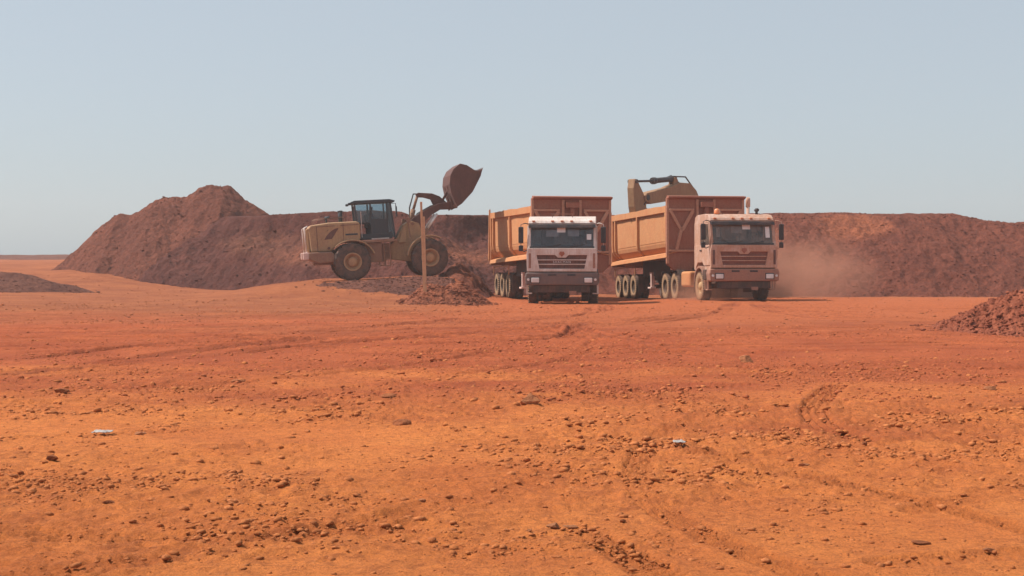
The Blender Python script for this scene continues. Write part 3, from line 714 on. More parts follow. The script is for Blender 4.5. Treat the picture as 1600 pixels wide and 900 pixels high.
# ------------------------------------------------------------ articulated tipper truck: front bumper at y=0, +y runs to the rear
def make_truck(label, loc, yaw, pitch, tyaw, st):
    root = empty('dump_truck', loc, (R(pitch), 0, R(yaw))); tag(root, label, 'dump truck', 'dump trucks waiting at the stockpile')
    cabm, bump_m, gl = M[st['cab']], M[st['bumper']], M[st['glass']]
    # --- tractor chassis
    ch = MB()
    for s in (-1, 1):
        ch.box(s*.43-.04, s*.43+.04, .5, 7.0, .78, 1.04)
    for y in (1.45, 4.95, 6.35): ch.tube([(-.95, y, .55), (-.3, y, .55), (-.22, y, .52), (.22, y, .52), (.3, y, .55), (.95, y, .55)], [.09, .09, .16 if y > 2 else .09, .16 if y > 2 else .09, .09, .09], 12)
    ch.box(-.40, .40, .9, 2.0, .55, 1.10); ch.tube([(0, 2.0, .75), (0, 5.0, .6)], .06, 8)
    ch.box(-.5, .5, 5.3, 6.0, 1.04, 1.22)
    for s in (-1, 1):
        for y in (4.95, 6.35): ch.bar((s*.6, y-.5, .9), (s*.6, y+.5, .9), .12, .14)
        ch.box(s*.78-.30, s*.78+.30, .86, .90, .30, .66) if False else None
        ch.box(s*.95-.3, s*.95+.3, 2.12, 2.15, .32, 1.0)
    ch.build('chassis', M['under'], root, .01)
    # --- cab shell
    c = MB()
    low = [(.12, 1.20), (.11, 1.5), (.11, 2.04), (.20, 2.06), (2.2, 2.06), (2.2, 1.18), (2.05, 1.12), (2.0, 1.25), (1.75, 1.42), (1.15, 1.42), (.90, 1.25), (.86, 1.14), (.2, 1.14)]
    c.prism_x(low, -1.22, 1.22)
    roof = [(.30, 2.86), (.24, 2.93), (.30, 3.02), (.50, 3.14), (.9, 3.19), (1.9, 3.19), (2.14, 3.12), (2.2, 2.95), (2.2, 2.84)]
    c.prism_x(roof, -1.20, 1.20)
    c.prism_x([(2.12, 2.0), (2.2, 2.0), (2.2, 2.9), (2.12, 2.9)], -1.215, 1.215)
    for s in (-1, 1):
        c.prism_x([(.10, 2.0), (.22, 2.0), (.42, 2.9), (.30, 2.9)], s*1.21-s*.10, s*1.21)          # A pillar
        c.prism_x([(1.38, 2.0), (1.50, 2.0), (1.50, 2.9), (1.38, 2.9)], s*1.21-s*.06, s*1.21)
        c.prism_x([(1.50, 2.0), (2.2, 2.0), (2.2, 2.9), (1.50, 2.9)], s*1.21-s*.04, s*1.205)
    cab = c.build('cab', cabm, root, .035, 3)
    # roof front band lamps
    for x in (-1.02, -.34, 0, .34, 1.02): MB().box(x-.055, x+.055, .215, .28, 2.985, 3.03).build('marker_lamp', M['redlamp'], cab, .01)
    MB().prism_x([(.26, 2.80), (.10, 2.76), (.13, 2.87), (.28, 2.90)], -1.19, 1.19).build('sun_visor', M['black'], cab, .01)
    MB().prism_x([(.105, 2.085), (.125, 2.085), (.297, 2.84), (.277, 2.84)], -1.11, 1.11).build('windshield', gl, cab)
    MB().prism_x([(.085, 2.045), (.12, 2.045), (.13, 2.10), (.095, 2.10)], -1.15, 1.15).build('cowl', M['black'], cab)
    for s in (-.55, .25): MB().bar((s, .082, 2.09), (s+.52, .105, 2.17), .018).tube([(s, .09, 2.07), (s, .07, 2.10)], .02, 6).build('wiper', M['black'], cab)
    # front panel with grille
    fp = MB(); y0, y1 = -.005, .09
    fp.prism_y([(-1.24, 1.21), (-.80, 1.21), (-.80, 1.31), (-.90, 1.79), (-.90, 2.035), (-1.22, 2.035), (-1.26, 1.8)], y0, y1+.03)
    fp.prism_y([(1.24, 1.21), (.80, 1.21), (.80, 1.31), (.90, 1.79), (.90, 2.035), (1.22, 2.035), (1.26, 1.8)], y0, y1+.03)
    fp.box(-.80, .80, y0, y1+.03, 1.21, 1.31)
    fp.prism_y([(-.90, 1.79), (-.24, 1.79), (-.14, 1.70), (.14, 1.70), (.24, 1.79), (.90, 1.79), (.90, 2.035), (-.90, 2.035)], y0, y1+.03)
    fpo = fp.build('front_panel', cabm, root, .012)
    gr_ = MB(); gr_.prism_y([(-.80, 1.30), (.80, 1.30), (.90, 1.80), (-.90, 1.80)], .060, .10)
    gr_.build('grille', M['grille' if st['cab'] == 'cab_white' else 'grille_red'], fpo)
    sl_ = MB()
    for z, hw in ((1.62, .868), (1.465, .838)): sl_.box(-hw, hw, .01, .058, z-.017, z+.017)
    sl_.build('grille_slat', cabm, fpo, .006)
    text_obj('SHACMAN', .115, M['lamp'] if st['cab'] == 'cab_white' else M['truck_front'], fpo, (.0, .035, 1.543))
    em = MB().prism_y([(-.07, 1.92), (.07, 1.92), (.10, 1.83), (0, 1.73), (-.10, 1.83)], -.022, .0)
    em.build('emblem', M['truck_front'], fpo, .006)
    for s in (-1, 1):
        MB().box(s*1.14-.05, s*1.14+.05, -.012, .03, 1.32, 1.86).build('corner_vent', M['grille'] if st['cab'] != 'cab_white' else M['bumper_tan'], fpo, .02)
    # doors
    for s in (-1, 1):
        d = MB(); x0, x1 = s*1.215, s*1.245
        d.prism_x([(.16, 1.30), (.12, 2.04), (1.40, 2.04), (1.40, 1.52), (1.1, 1.46), (.92, 1.30)], x0, x1)
        for a, b in (((.16, 2.02), (.36, 2.82)), ((.36, 2.82), (1.37, 2.82)), ((1.37, 2.82), (1.37, 2.02))):
            d.bar((s*1.23, a[0], a[1]), (s*1.23, b[0], b[1]), .05, .03, (1, 0, 0))
        do = d.build('door', cabm, root, .01)
        MB().prism_x([(.20, 2.05), (.38, 2.80), (1.35, 2.80), (1.35, 2.05)], s*1.222, s*1.230).build('door_window', gl, do)
        MB().bar((s*1.26, 1.15, 1.86), (s*1.26, 1.34, 1.86), .03, .05).build('handle', M['black'], do)
        # arch trim and steps
        f = MB(); pts = [(1.45+.68*math.cos(t), .62+.68*math.sin(t)) for t in np.linspace(.15, math.pi-.15, 14)]; pin = [(1.45+.62*math.cos(t), .60+.62*math.sin(t)) for t in np.linspace(.15, math.pi-.15, 14)]
        f.prism_x(pts+pin[::-1], s*1.0, s*1.27); f.build('wheel_arch', bump_m, root, .008)
        fr = MB()
        for z in (.42, .74, 1.06): fr.box(s*1.27-.18*(s > 0), s*1.27+.18*(s < 0), .30, .62, z-.018, z+.018)
        for y in (.31, .61): fr.box(s*1.27-.03, s*1.27+.03, y-.018, y+.018, .42, 1.08)
        fr.build('step', cabm, root)
        # mirrors
        mi = MB(); mx_ = s*1.47
        mi.box(mx_-.09, mx_+.09, .16, .24, 2.22, 2.80); mi.box(mx_-.08, mx_+.08, .17, .24, 1.93, 2.14)
        mo = mi.build('mirror', M['black'], root, .03, 3)
        MB().tube([(s*1.20, .32, 2.90), (s*1.33, .25, 2.93), (mx_, .2, 2.88), (mx_, .2, 1.98), (s*1.36, .24, 1.92), (s*1.22, .26, 1.98)], .018, 8).build('mirror_arm', M['black'] if s < 0 else cabm, mo)
    # bumper and lamps
    b = MB()
    b.prism_y([(-1.28, .72), (1.28, .72), (1.32, 1.0), (1.28, 1.17), (-1.28, 1.17), (-1.32, 1.0)], -.05, .42)
    bo = b.build('bumper', bump_m, root, .05, 3)
    bs = MB()
    for s in (-1, 1): bs.box(s*1.31-.03, s*1.31+.01, .42, .80, .78, 1.15) if s > 0 else bs.box(-1.32, -1.28, .42, .80, .78, 1.15)
    bs.box(-1.0, 1.0, .02, .30, .46, .715)
    bs.build('bumper_skirt', M['under'], root, .02)
    for s in (-1, 1):
        MB().box(s*.94-.17, s*.94+.17, -.062, -.03, .79, 1.02).build('lamp_surround', M['black'], bo, .02)
        MB().box(s*.94-.14, s*.94+.14, -.075, -.04, .815, .985).build('headlight', M['lamp'], bo, .03, 3)
        MB().tube([(s*1.19, -.078, .92), (s*1.19, -.03, .92)], .045, 16).build('fog_lamp', M['lamp'], bo, .005)
        MB().box(s*.34-.15, s*.34+.15, -.057, -.02, 1.05, 1.12).build('tow_slot', M['black'], bo, .01)
    MB().box(.26, .52, -.01, .0, .40, .52).build('licence_plate', M['bumper_tan'], bo)
    # interior
    for s in (-1, 1):
        se = MB().box(s*.58-.26, s*.58+.26, 1.05, 1.55, 2.0, 2.16).prism_x([(1.45, 2.1), (1.60, 2.1), (1.72, 2.72), (1.60, 2.74)], s*.58-.23, s*.58+.23)
        se.build('seat', M['seat'], cab, .04, 3)
    MB().prism_x([(.16, 2.05), (.20, 2.15), (.48, 2.17), (.60, 2.05)], -1.05, 1.05).build('dashboard', M['seat'], cab, .03)
    stw = MB(); stw.tube([(.58+.21*math.cos(a), .70+.05*math.sin(a), 2.33+.19*math.sin(a)) for a in np.linspace(0, 2*math.pi, 21)], .016, 6); stw.bar((.58, .55, 2.1), (.58, .70, 2.33), .05); stw.build('steering_wheel', M['black'], cab)
    ws = lambda z, e: .100+(z-2.085)*.228+e          # just outside the windscreen at height z
    for (a, b_, z0, z1) in st['paper']: MB().prism_x([(ws(z0, .004), z0), (ws(z1, .004), z1), (ws(z1, .008), z1), (ws(z0, .008), z0)], a, b_).build('paper_sheet', M['paper'], cab)
    for (a, b_, z0, z1) in st['cards']: MB().prism_x([(ws(z0, .03), z0), (ws(z1, .03), z1), (ws(z1, .04), z1), (ws(z0, .04), z0)], a, b_).build('sun_card', M['card'], cab, .03)  # pink patches behind the glass, windscreen reflections put in as matt colour
    # cab roof extras
    if st.get('beacon'):
        MB().tube([(-.78, .75, 3.18), (-.78, .75, 3.24), (-.78, .75, 3.34), (-.78, .75, 3.38)], [.11, .11, .10, .04], 14).build('beacon', M['redlamp'], cab)
        MB().tube([(.72, .75, 3.18), (.72, .75, 3.40)], .05, 10).tube([(.72, .62, 3.33), (.72, .85, 3.33)], .06, 10).build('horn', M['black'], cab)
    else:
        ra = MB().bar((-.40, .55, 3.27), (.40, .55, 3.27), .05, .03)
        for x in (-.36, .36): ra.bar((x, .55, 3.15), (x, .55, 3.27), .03)
        ra.build('roof_bar', M['bumper_tan'], cab)
    # air intake and exhaust behind the cab
    if st.get('beacon'): MB().tube([(.98, 2.5, 1.1), (.98, 2.5, 3.62)], .06, 14).tube([(.98, 2.5, 3.55), (.98, 2.5, 3.80), (.98, 2.44, 3.90)], [.085, .09, .06], 14).build('air_intake', M['cab_tan'], root)
    MB().tube([(-.2, 2.5, 1.0), (-.2, 2.5, 2.7)], .09, 14).build('exhaust_stack', M['under'], root)
    # tanks between the axles
    MB().box(-1.25, -.60, 2.75, 3.95, .52, 1.12).build('fuel_tank', M['truck_body'], root, .10, 4)
    MB().box(.60, 1.25, 2.75, 3.95, .52, 1.12).build('air_tank_box', M['truck_body'], root, .06, 3)
    # tractor wheels
    for s in (-1, 1):
        truck_wheel(root, s*1.09, 1.45, .55, s, False, M['tyre_tan'], True)
        for y in (4.95, 6.35): truck_wheel(root, s*1.09, y, .55, s, True, M['tyre_tan'])
        mf = MB()
        for y in (5.65,): mf.prism_x([(4.35, 1.0), (4.5, 1.2), (6.8, 1.2), (6.95, 1.0), (6.9, 1.0), (6.77, 1.15), (4.53, 1.15), (4.4, 1.0)], s*.95, s*1.24)
        mf.build('mudguard', M['under'], root)
    # --- trailer (origin at the kingpin)
    KP = 5.6
    tr = empty('semi_trailer', (0, KP, 0), (0, 0, R(tyaw)), root)
    hw = 1.59; a, bk = -.70, 8.75          # box front and rear in trailer coordinates
    def lz(y, f, r_): return f+(r_-f)*(y-a)/(bk-a)
    top = lambda y: lz(y, 3.73, 3.80); pb = lambda y: lz(y, 2.22, 2.12); sh = lambda y: lz(y, 1.92, 1.74)
    bd = MB()
    # outer skin: top rail, panel, tucked-in curve to the floor; inner skin
    sec = lambda y, s: [(s*(hw), y, top(y)), (s*hw, y, top(y)-.26), (s*(hw-.11), y, top(y)-.30), (s*(hw-.13), y, pb(y)+.05), (s*(hw-.17), y, pb(y)-.10), (s*(hw-.36), y, pb(y)-.32), (s*.85, y, sh(y)-.34), (0, y, sh(y)-.34)]
    inn = lambda y, s: [(0, y, sh(y)-.22), (s*.80, y, sh(y)-.22), (s*(hw-.45), y, pb(y)-.30), (s*(hw-.24), y, pb(y)), (s*(hw-.2), y, top(y))]
    for s in (-1, 1):
        st_ = np.linspace(a, bk, 17); V_ = []; rd = random.Random(int(loc[0]*10)+s)
        for q_, yv in enumerate(st_):
            dz, dx = (rd.uniform(-.022, .022), rd.uniform(-.015, .02)) if 0 < q_ < 16 else (0, 0)
            cs_ = sec(yv, s)+inn(yv, s); n_ = len(cs_)
            V_ += [(x+(dx*s if z > pb(yv)+.3 and abs(x) > .9 else 0), y, z+(dz if z > top(yv)-.05 else 0)) for (x, y, z) in cs_]
        bd.add(V_, [(k*n_+i, k*n_+(i+1) % n_, (k+1)*n_+(i+1) % n_, (k+1)*n_+i) for k in range(16) for i in range(n_)]+[tuple(range(n_)), tuple(range(17*n_-1, 16*n_-1, -1))])
    body = bd.build('tipping_body', M['truck_body'], tr)
    for s in (-1, 1):                      # side ribs, bowed with the panel
        for y, wd_ in ((a+.12, .20), (a+4.75, .17), (bk-.62, .16), (bk-.10, .20)):
            r_ = MB(); y0, y1 = y-wd_/2, y+wd_/2
            pts = [(s*(hw-.005), top(y)-.20), (s*(hw-.005), pb(y)+.25), (s*(hw-.03), pb(y)), (s*(hw-.13), pb(y)-.18), (s*(hw-.34), pb(y)-.36), (s*(hw-.42), pb(y)-.30), (s*(hw-.2), pb(y)), (s*(hw-.2), top(y)-.20)]
            r_.prism_y(pts, y0, y1); r_.build('rib', M['truck_body'], body, .015)
        # inner faces of each pressed panel
        for (y0, y1) in ((a+.30, a+4.58), (a+4.92, bk-.78)):
            p = MB(); p.add([(s*(hw-.105), y0, top(y0)-.36), (s*(hw-.105), y1, top(y1)-.36), (s*(hw-.115), y1, pb(y1)+.12), (s*(hw-.115), y0, pb(y0)+.12),
                             (s*(hw-.14), y0, top(y0)-.36), (s*(hw-.14), y1, top(y1)-.36), (s*(hw-.14), y1, pb(y1)+.12), (s*(hw-.14), y0, pb(y0)+.12)],
                            [(0, 1, 2, 3), (7, 6, 5, 4), (0, 4, 5, 1), (1, 5, 6, 2), (2, 6, 7, 3), (3, 7, 4, 0)])
            p.build('side_panel', M['truck_body'], body, .012)
        # sloping splash shelf
        shf = MB(); y0, y1 = a-.15, bk+.02
        def P_(y): return [(s*(hw-.40), y, sh(y)+.02), (s*(hw-.02), y, sh(y)-.08), (s*(hw+.02), y, sh(y)-.24), (s*(hw-.01), y, sh(y)-.25), (s*(hw-.06), y, sh(y)-.12), (s*(hw-.42), y, sh(y)-.03)]
        A, B = P_(y0), P_(y1); n_ = 6
        shf.add(A+B, [(i, (i+1) % n_, (i+1) % n_+n_, i+n_) for i in range(n_)]+[tuple(range(n_)), tuple(range(2*n_-1, n_-1, -1))])
        shf.build('splash_shelf', M['truck_body'], body, .01)
    # tailgate with hinge posts
    tg = MB(); tg.box(-hw+.03, hw-.03, bk, bk+.08, sh(bk)-.30, top(bk)-.02)
    for x in (-1.1, -.4, .4, 1.1): tg.box(x-.06, x+.06, bk+.08, bk+.16, sh(bk)-.2, top(bk)-.1)
    tg.build('tailgate', M['truck_body'], body, .01)
    for s in (-1, 1): MB().prism_x([(bk-.02, top(bk)+.16), (bk+.12, top(bk)+.12), (bk+.26, sh(bk)-.1), (bk+.14, sh(bk)-.12), (bk-.02, top(bk)-.5)], s*(hw-.02), s*(hw+.04)).build('hinge_post', M['truck_body'], body, .01)
    # headboard
    hb = MB(); fz = 4.09
    hb.prism_y([(-hw, 1.42), (-hw+.35, 1.15), (hw-.35, 1.15), (hw, 1.42), (hw, fz-.08), (hw-.08, fz), (-hw+.08, fz), (-hw, fz-.08)], a-.10, a+.02)
    hbo = hb.build('headboard', M['truck_front'], body, .03, 3)
    MB().prism_x([(a-.30, fz-.06), (a-.30, fz+.0), (a+.02, fz+.035), (a+.02, fz-.02), (a-.08, fz-.12)], -hw+.05, hw+.02).build('top_flange', M['truck_front'], hbo, .01)
    hr = MB()
    for s in (-1, 1):
        cx = s*.98
        for (p, q, w_) in (((cx-.46, 3.52), (cx-.02, 2.75), .11), ((cx+.46, 3.52), (cx+.02, 2.75), .13), ((cx, 2.86), (cx-.22, 1.95), .12), ((cx-.5, 3.56), (cx+.5, 3.56), .08), ((cx-.5, 1.95), (cx+.5, 1.95), .08)):
            hr.bar((p[0], a-.15, p[1]), (q[0], a-.15, q[1]), w_, .12, (0, 1, 0))
        hr.box(s*.34-.05, s*.34+.05, a-.20, a-.09, 1.2, fz-.12); hr.box(s*(hw-.05)-.05, s*(hw-.05)+.05, a-.15, a-.09, 1.45, fz-.12)
    hr.build('bracing', M['brace'], hbo, .01)
    MB().tube([(0, a-.30, .95), (0, a-.28, 3.3)], .13, 16).tube([(0, a-.28, 3.3), (0, a-.27, 3.75)], .09, 14).box(-.25, .25, a-.42, a-.08, 3.66, 3.86).build('hoist_cylinder', M['truck_front'], hbo)
    # load heaped below the rim
    X, Y = np.meshgrid(np.linspace(-hw+.22, hw-.22, 40), np.linspace(a+.03, bk-.03, 110))
    Z = 2.75+.45*np.cos(X*.9)+.25*fbm(X, Y, 1.2, 4, .6, 171)
    ld = grid_mesh('earth_load', X, Y, Z, M['spoil']); ld.parent = body
    # trailer frame, landing legs, rear wheels
    fr = MB()
    for s in (-1, 1): fr.prism_x([(-1.0, 1.28), (8.6, 1.10), (8.6, .82), (3.0, .84), (1.6, 1.10), (-1.0, 1.14)], s*.48-.05, s*.48+.05)
    for y in (.2, 2.5, 4.5, 6.2, 8.4): fr.box(-.45, .45, y-.06, y+.06, .98, 1.12)
    for y in (5.65, 7.07, 8.49): fr.tube([(-1.0, y, .55), (1.0, y, .55)], .085, 10); 
    for s in (-1, 1):
        for y in (5.65, 7.07, 8.49): fr.bar((s*.62, y-.55, .80), (s*.62, y+.55, .80), .10, .16)
    fr.build('trailer_frame', M['under'], tr, .008)
    # dark side skirt plate under the shelf
    for s in (-1, 1):
        sk = MB(); sk.box(s*1.12-.01, s*1.12+.01, .35, 4.7, .98, 1.62); sk.build('skirt_plate', M['under'], tr)
        fm = MB()
        for (p, q) in (((s*1.42, 4.95, 1.42), (s*1.42, 8.7, 1.36)), ((s*1.42, 4.95, 1.42), (s*1.42, 4.95, 1.02)), ((s*1.42, 8.7, 1.36), (s*1.42, 8.7, 1.0))): fm.bar(p, q, .04)
        fm.build('guard_rail', M['truck_body'], tr)
        lg = MB().box(s*1.16-.07, s*1.16+.07, 2.9, 3.05, .52, 1.15).box(s*1.16-.12, s*1.16+.12, 2.84, 3.32, .46, .53).box(s*1.16-.05, s*1.16+.05, 3.05, 3.28, 1.03, 1.15)
        lg.build('landing_leg', M['card'] if s < 0 else M['cab_tan'], tr, .01)
        MB().box(s*1.1-.16, s*1.1+.16, 4.98, 5.01, .30, 1.0).build('mud_flap', M['under'], tr)
        for y in (5.65, 7.07, 8.49): truck_wheel(tr, s*1.20, y, .55, s, True, M['tyre_tan'])
    return root
make_truck('white cabbed articulated dump truck with an orange tipping body, left of the two trucks',
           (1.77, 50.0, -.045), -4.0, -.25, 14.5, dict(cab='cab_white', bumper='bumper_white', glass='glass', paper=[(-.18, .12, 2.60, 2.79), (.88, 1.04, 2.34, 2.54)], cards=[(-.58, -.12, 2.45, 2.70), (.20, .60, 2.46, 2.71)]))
make_truck('dust caked tan cabbed articulated dump truck with a roof beacon, right of the two trucks',
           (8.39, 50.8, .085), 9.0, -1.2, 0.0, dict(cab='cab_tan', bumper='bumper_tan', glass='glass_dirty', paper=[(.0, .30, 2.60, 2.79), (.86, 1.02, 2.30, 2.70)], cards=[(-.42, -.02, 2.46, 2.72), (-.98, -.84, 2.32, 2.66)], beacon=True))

# ------------------------------------------------------------ wheel loader, nose along +x of its own frame (built on +y, turned)
def loader():
    # frame: forward = +y here is awkward for prism_x, so x = width (visible side is -x after turning), y = forward
    root = empty('wheel_loader', (-6.92, 60.7, .70), (R(3.2), 0, R(-90+11))); tag(root, 'yellow dust covered wheel loader with its bucket raised, beside the dark stockpile', 'wheel loader')
    Y_, D_ = M['yellow'], M['yellow_dk']
    side = 1      # visible (camera) side is +x
    # engine hood
    h = MB(); prof = [(-1.70, 1.28), (-1.76, 2.30), (-1.68, 2.42), (-.9, 2.50), (.30, 2.50), (.42, 2.40), (.42, 1.75), (.30, 1.60), (-.25, 1.62), (-.62, 1.50), (-.85, 1.28)]
    h.prism_x(prof, -.98, .98); hood = h.build('engine_hood', Y_, root, .07, 3)
    for s in (-1, 1):
        g = MB().prism_x([(-1.25, 1.78), (-.95, 2.20), (-.50, 2.24), (-.62, 2.06), (-.80, 1.80)], s*.97, s*.995); g.build('side_vent', M['grille'], hood, .01)
        MB().tube([(s*.98, -.95, 1.42), (s*1.0, -.95, 1.42)], .06, 10).build('latch', M['grille'], hood)
        # raised sweep of the hood
        sw = MB(); c0 = [(-.35+1.0*math.cos(t), 1.25+1.15*math.sin(t)) for t in np.linspace(math.pi*.98, math.pi*.52, 12)]; c1 = [(-.35+.90*math.cos(t), 1.25+1.03*math.sin(t)) for t in np.linspace(math.pi*.98, math.pi*.52, 12)]
        sw.prism_x(c0+c1[::-1], s*.975, s*1.0); sw.build('hood_crease', Y_, hood, .008)
    for s in (-1, 1):
        for (p, q) in (((s*.984, -.30, 1.66), (s*.984, -.30, 2.44)), ((s*.984, -1.42, 1.32), (s*.984, -1.42, 2.36)), ((s*.984, -1.40, 2.34), (s*.984, .36, 2.36))):
            MB().bar(p, q, .018, .022, (1, 0, 0)).build('panel_seam', M['grille'], hood)
        MB().tube([(s*.80, -1.5, 2.44), (s*.80, -1.5, 2.66), (s*.80, -.1, 2.72), (s*.80, -.1, 2.48)], .016, 6).build('handrail', M['yellow_dk'], hood)
        MB().box(s*.986-.004, s*.986+.004, -.22, .30, 1.92, 1.99).build('stripe', M['cabgrey'], hood)
    MB().tube([(.35, -.35, 2.48), (.35, -.35, 2.98)], .09, 12).tube([(.35, -.35, 2.93), (.35, -.35, 3.0)], .11, 12).build('exhaust_pipe', M['cabgrey'], hood)
    MB().tube([(.3, -.95, 2.48), (.3, -.95, 2.72)], .04, 8).tube([(.3, -1.02, 2.70), (.3, -.80, 2.74)], .06, 8).build('precleaner', M['cabgrey'], hood)
    rg = MB().box(-.85, .85, -1.82, -1.74, 1.3, 2.28)
    for x in np.linspace(-.75, .75, 9): rg.box(x-.02, x+.02, -1.87, -1.80, 1.35, 2.25)
    rg.build('rear_grille', Y_, root, .02)
    gr2 = MB()
    for s in (-1, 1): gr2.tube([(s*.95, -1.90, 1.25), (s*.95, -1.93, 2.30), (s*.9, -1.8, 2.38)], .035, 8)
    gr2.build('rear_guard', M['cab_white'], root)
    cw = MB().prism_x([(-1.80, .98), (-1.82, 1.27), (-.85, 1.27), (-.62, 1.0), (-.75, .82), (-1.4, .80)], -1.22, 1.22); cw.build('counterweight', D_, root, .05, 3)
    for s in (-1, 1): MB().box(s*1.0-.16, s*1.0+.16, -2.05, -1.81, .98, 1.28).build('rear_lamp_box', M['card'], root, .03)
    # rear frame
    rf = MB().box(-.55, .55, -1.6, 1.50, .72, 1.35).box(-1.05, 1.05, .55, 1.30, .72, 1.55).box(-.5, .5, 1.3, 1.7, .8, 1.5)
    rf.tube([(-.8, 0, .80), (.8, 0, .80)], .2, 12); rf.build('rear_frame', D_, root, .03)
    for s in (-1, 1):
        lad = MB()
        for y in (1.36, 1.62): lad.box(s*1.14-.02, s*1.14+.02, y-.02, y+.02, .55, 1.55)
        for z in (.55, .85, 1.15, 1.42): lad.box(s*1.14-.08, s*1.14+.08, 1.36, 1.62, z-.015, z+.015)
        lad.build('ladder', D_, root)
    MB().box(-1.18, 1.18, .30, 1.95, 1.56, 1.66).build('platform', D_, root, .01)
    for s in (-1, 1):
        f = MB(); po = [(0+1.02*math.cos(t), .80+.93*math.sin(t)) for t in np.linspace(.35, 2.35, 14)]; pi_ = [(0+.97*math.cos(t), .80+.88*math.sin(t)) for t in np.linspace(.35, 2.35, 14)]
        f.prism_x(po+pi_[::-1], s*.80, s*1.34); f.build('rear_fender', Y_, root, .01)
        f = MB(); po = [(3.3+.98*math.cos(t), .80+.96*math.sin(t)) for t in np.linspace(1.0, 3.0, 14)]; pi_ = [(3.3+.93*math.cos(t), .80+.91*math.sin(t)) for t in np.linspace(1.0, 3.0, 14)]
        f.prism_x(po+pi_[::-1], s*.80, s*1.34); f.build('front_fender', Y_, root, .01)
    # cab
    cb = MB(); hwc = .72
    cb.prism_x([(.38, 1.70), (.38, 1.95), (1.62, 1.95), (1.80, 2.05), (1.80, 1.70)], -hwc, hwc)
    for s in (-1, 1):
        for (p, q) in (((.34, 1.7), (.26, 3.25)), ((.92, 1.8), (.92, 3.25)), ((1.62, 1.7), (1.62, 3.25)), ((1.92, 1.72), (1.78, 3.25)), ((.36, 2.42), (.92, 2.42)), ((.92, 1.78), (1.62, 1.78))):
            cb.bar((s*(hwc-.03), p[0], p[1]), (s*(hwc-.03), q[0], q[1]), .07, .06, (1, 0, 0))
    cb.prism_x([(.10, 3.24), (.08, 3.32), (.25, 3.38), (1.75, 3.38), (1.98, 3.31), (1.95, 3.24)], -hwc-.10, hwc+.10)
    cab = cb.build('operator_cab', M['cabgrey'], root, .02)
    for s in (-1, 1): MB().prism_x([(.92, 1.72), (1.62, 1.72), (1.62, 2.55), (.92, 2.55)], s*(hwc-.035), s*(hwc-.005)).build('door', M['cabgrey'], cab)
    for s in (-1, 1):
        MB().prism_x([(.37, 2.44), (.31, 3.22), (.89, 3.22), (.89, 2.44)], s*(hwc-.02), s*(hwc-.012)).build('window', M['glass_loader'], cab)
        MB().prism_x([(.95, 2.56), (.95, 3.22), (1.59, 3.22), (1.59, 2.56)], s*(hwc-.02), s*(hwc-.012)).build('window', M['glass_loader'], cab)
        MB().prism_x([(1.65, 1.75), (1.65, 3.22), (1.76, 3.22), (1.89, 1.75)], s*(hwc-.02), s*(hwc-.012)).build('window', M['glass_loader'], cab)
        MB().tube([(s*.70, 1.80, 3.20), (s*.95, 1.98, 3.18), (s*.98, 2.0, 2.7)], .018, 6).box(s*.98-.10, s*.98+.10, 1.97, 2.02, 2.62, 3.05).build('mirror', M['cabgrey'], cab)
        MB().box(s*.70-.1, s*.70+.1, -.02, .10, 3.20, 3.30).build('work_lamp', M['cabgrey'], cab, .02)
    MB().prism_x([(1.905, 1.75), (1.925, 1.75), (1.795, 3.22), (1.775, 3.22)], -.66, .66).build('windshield', M['glass_loader'], cab)
    MB().prism_x([(.33, 2.44), (.35, 2.44), (.28, 3.22), (.26, 3.22)], -.66, .66).build('rear_window', M['glass_loader'], cab)
    MB().bar((hwc+.03, .50, 1.80), (hwc+.03, .50, 2.9), .03).bar((hwc+.02, .9, 1.72), (hwc+.02, 1.65, 1.72), .05).build('grab_rail', M['cab_white'], cab)
    MB().box(-.25, .25, .75, 1.25, 1.95, 2.25).prism_x([(.70, 2.2), (.84, 2.2), (.80, 2.78), (.70, 2.78)], -.22, .22).build('seat', M['seat'], cab, .03)
    cs = MB().bar((0, 1.66, 1.95), (0, 1.50, 2.55), .10); cs.tube([(.19*math.cos(t), 1.44+.05*math.sin(t), 2.60+.13*math.sin(t)) for t in np.linspace(0, 2*math.pi, 17)], .016, 6); cs.build('steering_column', M['seat'], cab)
    # front frame with the boom tower
    ff = MB().prism_x([(1.72, .80), (1.72, 1.45), (1.95, 1.62), (2.30, 2.25), (2.62, 2.42), (3.0, 2.30), (3.15, 1.75), (3.95, 1.20), (3.95, .80), (3.3, .55)], -.50, .50)
    ff.tube([(-.8, 3.3, .80), (.8, 3.3, .80)], .2, 12); ff.build('front_frame', Y_, root, .03)
    for s in (-1, 1): MB().prism_x([(2.05, 1.5), (2.32, 2.2), (2.45, 2.2), (2.4, 1.5)], s*.50, s*.60).build('tower_gusset', Y_, root, .02)
    for s in (-1, 1): MB().bar((s*.85, 2.55, 1.7), (s*.85, 2.48, 2.35), .05).box(s*.85-.12, s*.85+.12, 2.42, 2.58, 2.33, 2.52).build('head_lamp', M['yellow_dk'], root)
    # boom (two plates and a cross tube)
    B0, B1 = (2.72, 2.28), (4.62, 2.98)
    for s in (-1, 1):
        b = MB().prism_x([(2.60, 2.20), (2.62, 2.42), (2.90, 2.62), (3.40, 2.90), (3.9, 3.10), (4.45, 3.16), (4.74, 3.08), (4.72, 2.86), (4.5, 2.84), (4.0, 2.85), (3.55, 2.60), (3.1, 2.22), (2.80, 2.10)], s*.42-.04, s*.42+.04)
        b.build('boom_arm', M['bucket'], root, .015)
        ly = MB().tube([(s*.42, 3.02, 1.55), (s*.42, 3.38, 2.05)], .085, 12); lc = ly.build('lift_cylinder', D_, root)
        MB().tube([(s*.42, 3.38, 2.05), (s*.42, 3.82, 2.66)], .05, 12).build('piston_rod', M['chrome'], lc)
